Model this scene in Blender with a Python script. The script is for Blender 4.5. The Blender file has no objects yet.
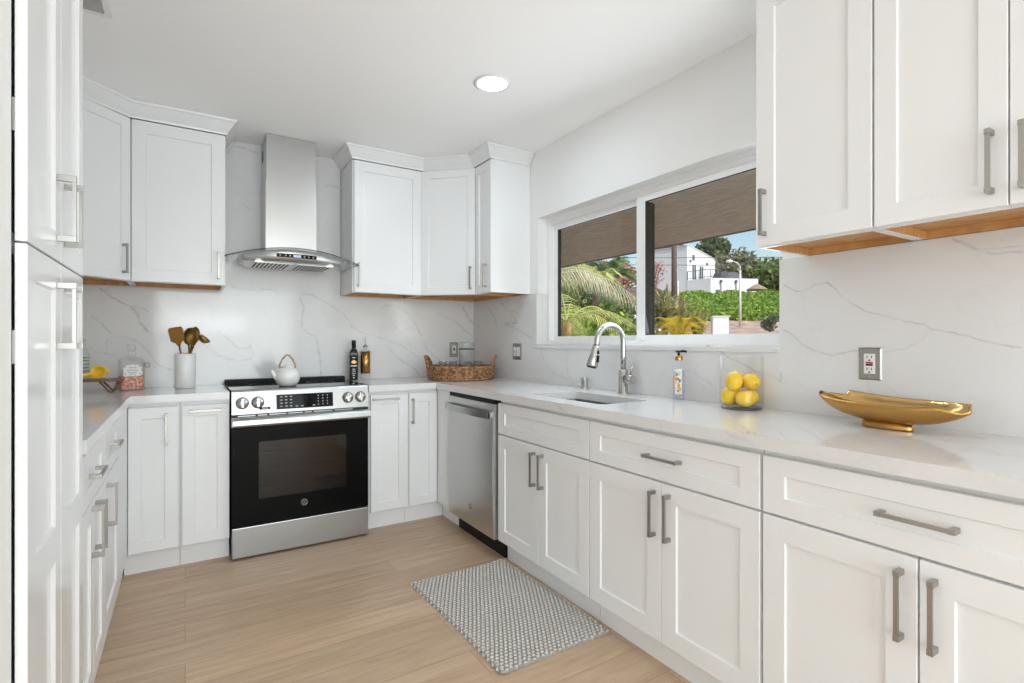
import bpy, bmesh, math, random
from mathutils import Vector, Matrix
import numpy as np

SC = bpy.context.scene
COL = SC.collection
PI = math.pi
R = math.radians

# ------------------------------------------------------------------ camera, world, sun, daylight and fill lamps, exposure
cam_d = bpy.data.cameras.new('camera')
cam_d.sensor_width = 36.0
cam_d.lens = 523.0 / 1024.0 * 36.0
cam_d.clip_start = 0.02
cam_d.clip_end = 600
cam = bpy.data.objects.new('camera', cam_d)
cam.location = (0.0, 0.0, 1.21)
cam.rotation_euler = (R(90), 0, R(-32.0))
COL.objects.link(cam)
SC.camera = cam

SC.view_settings.view_transform = 'Standard'
SC.view_settings.look = 'None'
SC.view_settings.gamma = 1.0
SC.view_settings.use_curve_mapping = False
SC.view_settings.exposure = 0.0

world = bpy.data.worlds.new('sky')
SC.world = world
world.use_nodes = True
wn = world.node_tree.nodes
wl = world.node_tree.links
wn.clear()
w_out = wn.new('ShaderNodeOutputWorld')
w_bg = wn.new('ShaderNodeBackground')
w_sky = wn.new('ShaderNodeTexSky')
w_sky.sky_type = 'NISHITA'
w_sky.sun_disc = False
w_sky.sun_elevation = R(48)
w_sky.sun_rotation = R(183)
w_sky.air_density = 1.3
w_sky.dust_density = 0.9
w_sky.ozone_density = 1.0
w_bg.inputs['Strength'].default_value = 0.165
wl.new(w_sky.outputs[0], w_bg.inputs['Color'])
wl.new(w_bg.outputs[0], w_out.inputs[0])

def lamp(name, kind, loc, rot, energy, color=(1, 1, 1), **kw):
    d = bpy.data.lights.new(name, kind)
    d.energy = energy
    d.color = color
    for k, v in kw.items():
        setattr(d, k, v)
    o = bpy.data.objects.new(name, d)
    o.location = loc
    o.rotation_euler = rot
    COL.objects.link(o)
    return o

lamp('sun', 'SUN', (10, -10, 20), (R(41), 0, R(-3)), 4.8, (1.0, 0.95, 0.88), angle=R(0.6))
# added area lamps: rear fill, window reflection, and extra daylight at the sink window
DAY_FILL = (0.82, 0.927, 1.0)
lamp('rear_fill_light', 'AREA', (0.15, -3.95, 1.20), (R(92), 0, 0), 136, DAY_FILL, shape='RECTANGLE', size=3.5, size_y=2.1)  # added fill lamp, made wide so its mirror image stays dim
lamp('rear_reflection_light', 'AREA', (0.32, -3.93, 1.565), (R(90), 0, 0), 9, DAY_FILL, shape='RECTANGLE', size=1.32, size_y=0.40)  # added lamp for the bright window rectangle mirrored in the splashback
lamp('sink_window_daylight', 'AREA', (2.10, 1.95, 1.62), (R(76), 0, R(101)), 10.5, DAY_FILL, shape='RECTANGLE', size=1.3, size_y=0.75)
SC.cycles.max_bounces = 16
SC.cycles.diffuse_bounces = 10
SC.cycles.glossy_bounces = 6
SC.cycles.transparent_max_bounces = 32
CEIL = 2.525

# ------------------------------------------------------------------ materials
def new_mat(name):
    m = bpy.data.materials.new(name)
    m.use_nodes = True
    nt = m.node_tree
    nt.nodes.clear()
    out = nt.nodes.new('ShaderNodeOutputMaterial')
    return m, nt, out

def principled(name, color, rough=0.5, metal=0.0, spec=0.5, noise=0.0, nscale=8.0, bump=0.0, bscale=60.0, stretch=None, rvar=0.0, coat=0.0, emit=None, transl=0.0, alpha=None):
    m, nt, out = new_mat(name)
    N, L = nt.nodes, nt.links
    b = N.new('ShaderNodeBsdfPrincipled')
    b.inputs['Base Color'].default_value = (*color, 1)
    b.inputs['Roughness'].default_value = rough
    b.inputs['Metallic'].default_value = metal
    b.inputs['Specular IOR Level'].default_value = spec
    b.inputs['Coat Weight'].default_value = coat
    b.inputs['Coat Roughness'].default_value = 0.06
    if emit:
        b.inputs['Emission Color'].default_value = (*emit[0], 1)
        b.inputs['Emission Strength'].default_value = emit[1]
    L.new(b.outputs[0], out.inputs[0])
    tc = N.new('ShaderNodeTexCoord')
    vec = tc.outputs['Object']
    if stretch:
        mp = N.new('ShaderNodeMapping')
        mp.inputs['Scale'].default_value = stretch
        L.new(vec, mp.inputs[0])
        vec = mp.outputs[0]
    if noise > 0:
        n = N.new('ShaderNodeTexNoise')
        n.inputs['Scale'].default_value = nscale
        n.inputs['Detail'].default_value = 4
        L.new(vec, n.inputs['Vector'])
        mx = N.new('ShaderNodeMix')
        mx.data_type = 'RGBA'
        mx.inputs[6].default_value = (*[c * (1 - noise) for c in color], 1)
        mx.inputs[7].default_value = (*[min(1, c * (1 + noise)) for c in color], 1)
        L.new(n.outputs['Fac'], mx.inputs[0])
        L.new(mx.outputs[2], b.inputs['Base Color'])
    if rvar > 0:
        n = N.new('ShaderNodeTexNoise')
        n.inputs['Scale'].default_value = bscale
        n.inputs['Detail'].default_value = 3
        L.new(vec, n.inputs['Vector'])
        mr = N.new('ShaderNodeMapRange')
        mr.inputs[3].default_value = max(0.02, rough - rvar)
        mr.inputs[4].default_value = rough + rvar
        L.new(n.outputs['Fac'], mr.inputs[0])
        L.new(mr.outputs[0], b.inputs['Roughness'])
    if bump > 0:
        n = N.new('ShaderNodeTexNoise')
        n.inputs['Scale'].default_value = bscale
        n.inputs['Detail'].default_value = 4
        L.new(vec, n.inputs['Vector'])
        bp = N.new('ShaderNodeBump')
        bp.inputs['Strength'].default_value = bump
        bp.inputs['Distance'].default_value = 0.002
        L.new(n.outputs['Fac'], bp.inputs['Height'])
        L.new(bp.outputs[0], b.inputs['Normal'])
    return m

def thin_glass(name, tint=(0.97, 0.98, 0.98), refl=1.0, rough=0.0, body=0.0, bodycol=(0.8, 0.8, 0.8), ior=1.45):
    m, nt, out = new_mat(name)
    N, L = nt.nodes, nt.links
    tr = N.new('ShaderNodeBsdfTransparent')
    tr.inputs[0].default_value = (*tint, 1)
    gl = N.new('ShaderNodeBsdfGlossy')
    gl.inputs['Roughness'].default_value = rough
    # Schlick reflectance, the same on both sides of the sheet
    lw = N.new('ShaderNodeLayerWeight')
    lw.inputs['Blend'].default_value = 0.5
    pw = N.new('ShaderNodeMath')
    pw.operation = 'POWER'
    pw.inputs[1].default_value = 5.0
    L.new(lw.outputs['Facing'], pw.inputs[0])
    ml = N.new('ShaderNodeMath')
    ml.operation = 'MULTIPLY_ADD'
    ml.inputs[1].default_value = 0.9 * refl
    ml.inputs[2].default_value = 0.04 * refl
    L.new(pw.outputs[0], ml.inputs[0])
    mx = N.new('ShaderNodeMixShader')
    L.new(ml.outputs[0], mx.inputs[0])
    L.new(tr.outputs[0], mx.inputs[1])
    L.new(gl.outputs[0], mx.inputs[2])
    last = mx
    if body > 0:
        df = N.new('ShaderNodeBsdfDiffuse')
        df.inputs[0].default_value = (*bodycol, 1)
        m2 = N.new('ShaderNodeMixShader')
        m2.inputs[0].default_value = body
        L.new(mx.outputs[0], m2.inputs[1])
        L.new(df.outputs[0], m2.inputs[2])
        last = m2
    L.new(last.outputs[0], out.inputs[0])
    return m

def quartz_mat(name, vein):
    """White quartz; the vein version fades a grey line across its strip (UV v) with broken strength along it."""
    m, nt, out = new_mat(name)
    N, L = nt.nodes, nt.links
    b = N.new('ShaderNodeBsdfPrincipled')
    b.inputs['Roughness'].default_value = 0.10
    b.inputs['Specular IOR Level'].default_value = 0.5
    L.new(b.outputs[0], out.inputs[0])
    geo = N.new('ShaderNodeNewGeometry')
    n1 = N.new('ShaderNodeTexNoise')
    n1.inputs['Scale'].default_value = 2.2
    n1.inputs['Detail'].default_value = 6
    n1.inputs['Roughness'].default_value = 0.6
    L.new(geo.outputs['Position'], n1.inputs['Vector'])
    # faint secondary veining: thin bands where the noise crosses its middle
    s = N.new('ShaderNodeMath'); s.operation = 'SUBTRACT'; s.inputs[1].default_value = 0.5
    a = N.new('ShaderNodeMath'); a.operation = 'ABSOLUTE'
    mr = N.new('ShaderNodeMapRange')
    mr.inputs[1].default_value = 0.0; mr.inputs[2].default_value = 0.018
    mr.inputs[3].default_value = 0.10; mr.inputs[4].default_value = 0.0
    L.new(n1.outputs['Fac'], s.inputs[0]); L.new(s.outputs[0], a.inputs[0]); L.new(a.outputs[0], mr.inputs[0])
    base = N.new('ShaderNodeMix'); base.data_type = 'RGBA'
    base.inputs[6].default_value = (0.715, 0.715, 0.715, 1)
    base.inputs[7].default_value = (0.50, 0.50, 0.52, 1)
    L.new(mr.outputs[0], base.inputs[0])
    if not vein:
        L.new(base.outputs[2], b.inputs['Base Color'])
        return m
    uv = N.new('ShaderNodeUVMap')
    sp = N.new('ShaderNodeSeparateXYZ')
    L.new(uv.outputs[0], sp.inputs[0])
    sb = N.new('ShaderNodeMath'); sb.operation = 'SUBTRACT'; sb.inputs[1].default_value = 0.5
    ab = N.new('ShaderNodeMath'); ab.operation = 'ABSOLUTE'
    L.new(sp.outputs['Y'], sb.inputs[0]); L.new(sb.outputs[0], ab.inputs[0])
    fall = N.new('ShaderNodeMapRange'); fall.interpolation_type = 'SMOOTHSTEP'
    fall.inputs[1].default_value = 0.02; fall.inputs[2].default_value = 0.48
    fall.inputs[3].default_value = 1.0; fall.inputs[4].default_value = 0.0
    L.new(ab.outputs[0], fall.inputs[0])
    n2 = N.new('ShaderNodeTexNoise')
    n2.inputs['Scale'].default_value = 22
    n2.inputs['Detail'].default_value = 5
    L.new(geo.outputs['Position'], n2.inputs['Vector'])
    m2 = N.new('ShaderNodeMapRange')
    m2.inputs[1].default_value = 0.32; m2.inputs[2].default_value = 0.62
    m2.inputs[3].default_value = 0.12; m2.inputs[4].default_value = 0.8
    L.new(n2.outputs['Fac'], m2.inputs[0])
    mu = N.new('ShaderNodeMath'); mu.operation = 'MULTIPLY'
    L.new(fall.outputs[0], mu.inputs[0]); L.new(m2.outputs[0], mu.inputs[1])
    mv = N.new('ShaderNodeMath'); mv.operation = 'MULTIPLY'
    L.new(mu.outputs[0], mv.inputs[0]); L.new(sp.outputs['X'], mv.inputs[1])   # UV u carries the vein's strength
    mx = N.new('ShaderNodeMix'); mx.data_type = 'RGBA'
    mx.inputs[7].default_value = (0.36, 0.36, 0.37, 1)
    L.new(base.outputs[2], mx.inputs[6]); L.new(mv.outputs[0], mx.inputs[0])
    L.new(mx.outputs[2], b.inputs['Base Color'])
    return m

def plank_mat():
    m, nt, out = new_mat('oak_planks')
    N, L = nt.nodes, nt.links
    b = N.new('ShaderNodeBsdfPrincipled')
    b.inputs['Roughness'].default_value = 0.42
    b.inputs['Specular IOR Level'].default_value = 0.4
    L.new(b.outputs[0], out.inputs[0])
    tc = N.new('ShaderNodeTexCoord')
    br = N.new('ShaderNodeTexBrick')
    br.offset = 0.37
    br.inputs['Scale'].default_value = 1.0
    br.inputs['Mortar Size'].default_value = 0.0012
    br.inputs['Mortar Smooth'].default_value = 0.2
    br.inputs['Brick Width'].default_value = 1.5
    br.inputs['Row Height'].default_value = 0.1655
    br.inputs['Color1'].default_value = (0.0, 0.0, 0.0, 1)
    br.inputs['Color2'].default_value = (1.0, 1.0, 1.0, 1)
    br.inputs['Mortar'].default_value = (0.4, 0.4, 0.4, 1)
    L.new(tc.outputs['Object'], br.inputs['Vector'])
    mp = N.new('ShaderNodeMapping')
    mp.inputs['Scale'].default_value = (1.1, 13.0, 1.0)
    L.new(tc.outputs['Object'], mp.inputs[0])
    # shift the grain from plank to plank
    ad = N.new('ShaderNodeVectorMath'); ad.operation = 'MULTIPLY_ADD'
    ad.inputs[1].default_value = (7.0, 3.0, 5.0)
    L.new(br.outputs['Color'], ad.inputs[0]); L.new(mp.outputs[0], ad.inputs[2])
    g = N.new('ShaderNodeTexNoise')
    g.inputs['Scale'].default_value = 2.4
    g.inputs['Detail'].default_value = 7
    g.inputs['Roughness'].default_value = 0.62
    g.inputs['Distortion'].default_value = 0.5
    L.new(ad.outputs[0], g.inputs['Vector'])
    rp = N.new('ShaderNodeValToRGB')
    rp.color_ramp.elements[0].position = 0.28
    rp.color_ramp.elements[0].color = (0.46, 0.315, 0.203, 1)
    rp.color_ramp.elements[1].position = 0.72
    rp.color_ramp.elements[1].color = (0.66, 0.49, 0.345, 1)
    L.new(g.outputs['Fac'], rp.inputs[0])
    tint = N.new('ShaderNodeMix'); tint.data_type = 'RGBA'; tint.blend_type = 'MULTIPLY'
    tint.inputs[0].default_value = 1.0
    mr = N.new('ShaderNodeMapRange')
    mr.inputs[3].default_value = 0.90; mr.inputs[4].default_value = 1.07
    L.new(br.outputs['Color'], mr.inputs[0])
    L.new(rp.outputs[0], tint.inputs[6]); L.new(mr.outputs[0], tint.inputs[7])
    seam = N.new('ShaderNodeMix'); seam.data_type = 'RGBA'
    seam.inputs[7].default_value = (0.20, 0.115, 0.065, 1)
    L.new(tint.outputs[2], seam.inputs[6])
    sm = N.new('ShaderNodeMath'); sm.operation = 'MULTIPLY'; sm.inputs[1].default_value = 0.6
    L.new(br.outputs['Fac'], sm.inputs[0]); L.new(sm.outputs[0], seam.inputs[0])
    L.new(seam.outputs[2], b.inputs['Base Color'])
    bp = N.new('ShaderNodeBump')
    bp.inputs['Strength'].default_value = 0.12
    bp.inputs['Distance'].default_value = 0.002
    L.new(g.outputs['Fac'], bp.inputs['Height'])
    L.new(bp.outputs[0], b.inputs['Normal'])
    return m

def foliage_mat(name, c1, c2, rough=0.55, transl=0.35):
    m, nt, out = new_mat(name)
    N, L = nt.nodes, nt.links
    geo = N.new('ShaderNodeNewGeometry')
    rp = N.new('ShaderNodeValToRGB')
    rp.color_ramp.elements[0].color = (*c1, 1)
    rp.color_ramp.elements[1].color = (*c2, 1)
    L.new(geo.outputs['Random Per Island'], rp.inputs[0])
    b = N.new('ShaderNodeBsdfPrincipled')
    b.inputs['Roughness'].default_value = rough
    b.inputs['Specular IOR Level'].default_value = 0.3
    L.new(rp.outputs[0], b.inputs['Base Color'])
    t = N.new('ShaderNodeBsdfTranslucent')
    L.new(rp.outputs[0], t.inputs[0])
    mx = N.new('ShaderNodeMixShader')
    mx.inputs[0].default_value = transl
    L.new(b.outputs[0], mx.inputs[1]); L.new(t.outputs[0], mx.inputs[2])
    L.new(mx.outputs[0], out.inputs[0])
    return m

def two_tone(name, c1, c2, scale, rough=0.6, wave=None, bump=0.0, stretch=(1, 1, 1), lo=0.4, hi=0.6):
    m, nt, out = new_mat(name)
    N, L = nt.nodes, nt.links
    b = N.new('ShaderNodeBsdfPrincipled')
    b.inputs['Roughness'].default_value = rough
    L.new(b.outputs[0], out.inputs[0])
    tc = N.new('ShaderNodeTexCoord')
    mp = N.new('ShaderNodeMapping')
    mp.inputs['Scale'].default_value = stretch
    L.new(tc.outputs['Object'], mp.inputs[0])
    n = N.new('ShaderNodeTexNoise')
    n.inputs['Scale'].default_value = scale
    n.inputs['Detail'].default_value = 5
    L.new(mp.outputs[0], n.inputs['Vector'])
    rp = N.new('ShaderNodeValToRGB')
    rp.color_ramp.elements[0].position = lo
    rp.color_ramp.elements[0].color = (*c1, 1)
    rp.color_ramp.elements[1].position = hi
    rp.color_ramp.elements[1].color = (*c2, 1)
    L.new(n.outputs['Fac'], rp.inputs[0])
    L.new(rp.outputs[0], b.inputs['Base Color'])
    if bump:
        bp = N.new('ShaderNodeBump')
        bp.inputs['Strength'].default_value = bump
        bp.inputs['Distance'].default_value = 0.01
        L.new(n.outputs['Fac'], bp.inputs['Height'])
        L.new(bp.outputs[0], b.inputs['Normal'])
    return m

M = {}
M['wall'] = principled('wall_paint', (0.83, 0.83, 0.825), 0.7, noise=0.01, nscale=3, bump=0.05, bscale=120)
M['ceiling'] = principled('ceiling_paint', (0.955, 0.957, 0.96), 0.8, noise=0.01, nscale=2)
M['cab'] = principled('cabinet_lacquer', (0.815, 0.824, 0.832), 0.30, noise=0.008, nscale=3)
M['gloss'] = principled('pantry_lacquer', (0.81, 0.825, 0.835), 0.16, noise=0.008, nscale=3)
M['frame'] = principled('window_vinyl', (0.84, 0.84, 0.84), 0.35, noise=0.006)
M['gasket'] = principled('window_gasket', (0.035, 0.032, 0.03), 0.5, noise=0.1)
M['quartz'] = quartz_mat('white_quartz', False)
M['vein'] = quartz_mat('quartz_vein', True)
M['planks'] = plank_mat()
M['birch'] = two_tone('cabinet_birch', (0.50, 0.25, 0.09), (0.62, 0.34, 0.13), 6, 0.5, stretch=(2, 12, 2))
M['steel'] = principled('brushed_steel', (0.42, 0.42, 0.415), 0.33, 1.0, noise=0.025, nscale=9, rvar=0.03, bscale=9, stretch=(0.6, 0.6, 45))
M['hoodsteel'] = principled('hood_steel', (0.66, 0.66, 0.65), 0.36, 1.0, noise=0.02, nscale=9, stretch=(0.6, 0.6, 45))
M['steelv'] = principled('brushed_steel_upright', (0.56, 0.56, 0.55), 0.30, 1.0, noise=0.03, nscale=9, rvar=0.035, bscale=9, stretch=(40, 40, 0.6))
M['sinksteel'] = principled('sink_steel', (0.33, 0.33, 0.328), 0.34, 1.0, noise=0.03, nscale=9)
M['chrome'] = principled('polished_nickel', (0.50, 0.49, 0.475), 0.27, 1.0, noise=0.02)
M['pull'] = principled('satin_nickel', (0.40, 0.385, 0.36), 0.34, 1.0, noise=0.03, nscale=40)
M['black'] = principled('black_plastic', (0.010, 0.010, 0.010), 0.55, noise=0.1, spec=0.25)
M['blackglass'] = principled('black_glass', (0.004, 0.004, 0.004), 0.04, noise=0.1, spec=0.28)
M['ovenblack'] = principled('oven_door_glass', (0.004, 0.004, 0.004), 0.05, noise=0.1, spec=0.10)
M['utensil'] = principled('dark_gold', (0.36, 0.205, 0.065), 0.36, 1.0, noise=0.10, nscale=30)
M['flask'] = thin_glass('flask_glass', (0.955, 0.96, 0.955), 1.0)
M['dark'] = principled('dark_cavity', (0.03, 0.028, 0.027), 0.6, noise=0.1)
M['oven_glass'] = thin_glass('oven_window_glass', (0.46, 0.41, 0.38), 1.0)
M['cavity'] = principled('oven_enamel', (0.115, 0.095, 0.085), 0.5, noise=0.1)
M['glass'] = thin_glass('clear_glass', (0.993, 0.995, 0.995), 0.55)
M['pane'] = thin_glass('window_glass', (0.97, 0.98, 0.975), 0.55)
M['edgeglass'] = thin_glass('glass_edge', (0.22, 0.25, 0.25), 1.0)
M['jarbase'] = thin_glass('thick_glass_base', (0.72, 0.74, 0.75), 1.0, body=0.12, bodycol=(0.25, 0.26, 0.27))
M['gold'] = principled('brushed_gold', (0.54, 0.31, 0.095), 0.30, 1.0, noise=0.04, nscale=5)
M['goldfoil'] = principled('hammered_gold', (0.66, 0.42, 0.17), 0.18, 1.0, noise=0.12, nscale=10, bump=1.0, bscale=22)
M['ceramic'] = principled('white_ceramic', (0.80, 0.80, 0.79), 0.18, noise=0.01)
M['walnut'] = two_tone('walnut', (0.13, 0.055, 0.03), (0.23, 0.105, 0.055), 8, 0.4, stretch=(3, 20, 20))
M['yellow'] = principled('yellow_enamel', (0.85, 0.52, 0.02), 0.3, noise=0.03)
M['lemon'] = principled('lemon_rind', (0.84, 0.55, 0.012), 0.36, noise=0.06, nscale=12, bump=0.25, bscale=260)
M['lemontip'] = principled('lemon_stem', (0.10, 0.07, 0.02), 0.7, noise=0.2)
M['wicker'] = two_tone('wicker', (0.16, 0.07, 0.025), (0.48, 0.255, 0.11), 55, 0.6, bump=0.6)
M['pinksalt'] = two_tone('pink_salt', (0.55, 0.15, 0.08), (0.85, 0.45, 0.32), 90, 0.5, bump=1.0)
M['paper'] = principled('pale_label', (0.78, 0.77, 0.75), 0.5, noise=0.08, nscale=40)
M['paperdark'] = principled('dark_label', (0.014, 0.014, 0.012), 0.6, noise=0.2, spec=0.2)
M['ink'] = principled('grey_print', (0.45, 0.45, 0.43), 0.5, noise=0.1)
M['inkwhite'] = principled('pale_print', (0.70, 0.69, 0.64), 0.5, noise=0.1)
M['orange'] = principled('orange_print', (0.80, 0.36, 0.07), 0.5, noise=0.12, nscale=80)
M['green'] = principled('green_print', (0.07, 0.16, 0.05), 0.5, noise=0.2)
M['oil'] = principled('olive_bottle_glass', (0.022, 0.020, 0.006), 0.12, noise=0.1, spec=0.3)
M['amber'] = thin_glass('amber_oil', (0.75, 0.45, 0.06), 0.6, body=0.55, bodycol=(0.55, 0.28, 0.02))
M['bamboo'] = two_tone('bamboo_handle', (0.35, 0.18, 0.08), (0.52, 0.30, 0.15), 20, 0.5)
M['yarn'] = two_tone('mat_yarn', (0.52, 0.495, 0.45), (0.72, 0.69, 0.64), 160, 0.9)
M['lamp'] = principled('downlight_lens', (0.9, 0.9, 0.88), 0.4, noise=0.01, emit=((1.0, 0.97, 0.92), 6.0))
M['hoodlamp'] = principled('hood_lamp_lens', (0.9, 0.9, 0.88), 0.4, noise=0.01, emit=((1.0, 0.97, 0.92), 0.7))
M['screen'] = principled('hood_display', (0.1, 0.12, 0.2), 0.2, noise=0.02, emit=((0.45, 0.55, 1.0), 0.9))
M['red'] = principled('red_button', (0.45, 0.03, 0.03), 0.4, noise=0.05)
M['plate'] = principled('pewter_plate', (0.36, 0.345, 0.32), 0.42, 0.8, noise=0.10, nscale=60)
M['socket'] = principled('white_socket', (0.80, 0.80, 0.79), 0.35, noise=0.01)
# outdoors
M['stucco'] = two_tone('soffit_stucco', (0.45, 0.40, 0.325), (0.60, 0.535, 0.44), 9, 0.9, bump=0.5, stretch=(6, 0.8, 6), lo=0.35, hi=0.65)
M['fascia'] = principled('fascia_board', (0.20, 0.17, 0.14), 0.7, noise=0.1)
M['render'] = principled('white_stucco', (0.80, 0.81, 0.83), 0.9, noise=0.02, nscale=2)
M['slate'] = principled('dark_roof', (0.12, 0.12, 0.13), 0.8, noise=0.2, nscale=6)
M['shingle'] = principled('brown_roof', (0.21, 0.15, 0.13), 0.85, noise=0.3, nscale=5)
M['winpane'] = principled('house_window', (0.10, 0.13, 0.15), 0.1, noise=0.1)
M['rail'] = principled('iron_rail', (0.10, 0.10, 0.11), 0.5, noise=0.1)
M['pole'] = two_tone('weathered_pole', (0.075, 0.05, 0.04), (0.15, 0.105, 0.08), 3, 0.9, stretch=(10, 10, 1))
M['concrete'] = principled('pale_concrete', (0.62, 0.61, 0.59), 0.8, noise=0.05, nscale=3)
M['bounce_slab'] = principled('bounce_slab_concrete', (0.66, 0.62, 0.55), 0.85, noise=0.06, nscale=3)
M['soil'] = two_tone('red_soil', (0.34, 0.23, 0.18), (0.50, 0.38, 0.31), 1.3, 0.95)
M['thatch'] = two_tone('thatch', (0.22, 0.15, 0.09), (0.40, 0.30, 0.20), 5, 0.9)
M['bark'] = two_tone('bark', (0.13, 0.08, 0.05), (0.24, 0.17, 0.11), 7, 0.9, bump=0.5)
M['palmtrunk'] = two_tone('palm_trunk', (0.38, 0.20, 0.07), (0.58, 0.40, 0.20), 9, 0.9, bump=0.5)
M['leaf_mid'] = foliage_mat('mid_green_leaves', (0.09, 0.15, 0.035), (0.29, 0.36, 0.11))
M['leaf_bright'] = foliage_mat('bright_green_leaves', (0.13, 0.26, 0.03), (0.42, 0.56, 0.09))
M['leaf_dark'] = foliage_mat('dark_green_leaves', (0.06, 0.095, 0.04), (0.20, 0.25, 0.11))
M['leaf_olive'] = foliage_mat('olive_leaves', (0.13, 0.135, 0.075), (0.36, 0.34, 0.19))
M['leaf_pink'] = foliage_mat('pink_blossom', (0.42, 0.20, 0.16), (0.72, 0.50, 0.45))
M['leaf_grey'] = foliage_mat('grey_green_leaves', (0.10, 0.13, 0.08), (0.27, 0.30, 0.19))
M['frond_pale'] = foliage_mat('pale_dry_fronds', (0.52, 0.47, 0.30), (0.84, 0.80, 0.64))
M['frond_lime'] = foliage_mat('lime_fronds', (0.34, 0.42, 0.09), (0.78, 0.78, 0.32))
M['frond_dark'] = foliage_mat('dark_fronds', (0.05, 0.13, 0.03), (0.16, 0.28, 0.07))
M['frond_gold'] = foliage_mat('golden_fronds', (0.42, 0.33, 0.01), (0.78, 0.60, 0.03))
M['agave'] = foliage_mat('agave_blades', (0.18, 0.22, 0.08), (0.52, 0.50, 0.24))
M['agavetip'] = foliage_mat('orange_blade_tips', (0.62, 0.30, 0.05), (0.80, 0.50, 0.12))

# ------------------------------------------------------------------ building helpers
def link(name, me, mats, parent=None, loc=(0, 0, 0), rot=(0, 0, 0)):
    if not isinstance(mats, (list, tuple)):
        mats = [mats]
    for m in mats:
        me.materials.append(m)
    o = bpy.data.objects.new(name, me)
    COL.objects.link(o)
    o.location = loc
    o.rotation_euler = rot
    if parent:
        o.parent = parent
    return o

def tag(o, label=None, cat=None, group=None, kind=None):
    if label: o['label'] = label
    if cat: o['category'] = cat
    if group: o['group'] = group
    if kind: o['kind'] = kind
    return o

def thing(name, label, cat, loc=(0, 0, 0), rotz=0.0, group=None, kind=None):
    o = bpy.data.objects.new(name, None)
    o.empty_display_size = 0.05
    COL.objects.link(o)
    o.location = loc
    o.rotation_euler = (0, 0, rotz)
    return tag(o, label, cat, group, kind)

def dup(root, loc, rotz=None, label=None):
    c = root.copy(); COL.objects.link(c); c.location = loc
    if rotz is not None: c.rotation_euler = (0, 0, rotz)
    if label: c['label'] = label
    for ch in list(root.children):
        k = ch.copy(); COL.objects.link(k); k.parent = c
        for g in list(ch.children):
            q = g.copy(); COL.objects.link(q); q.parent = k
    return c

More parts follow.
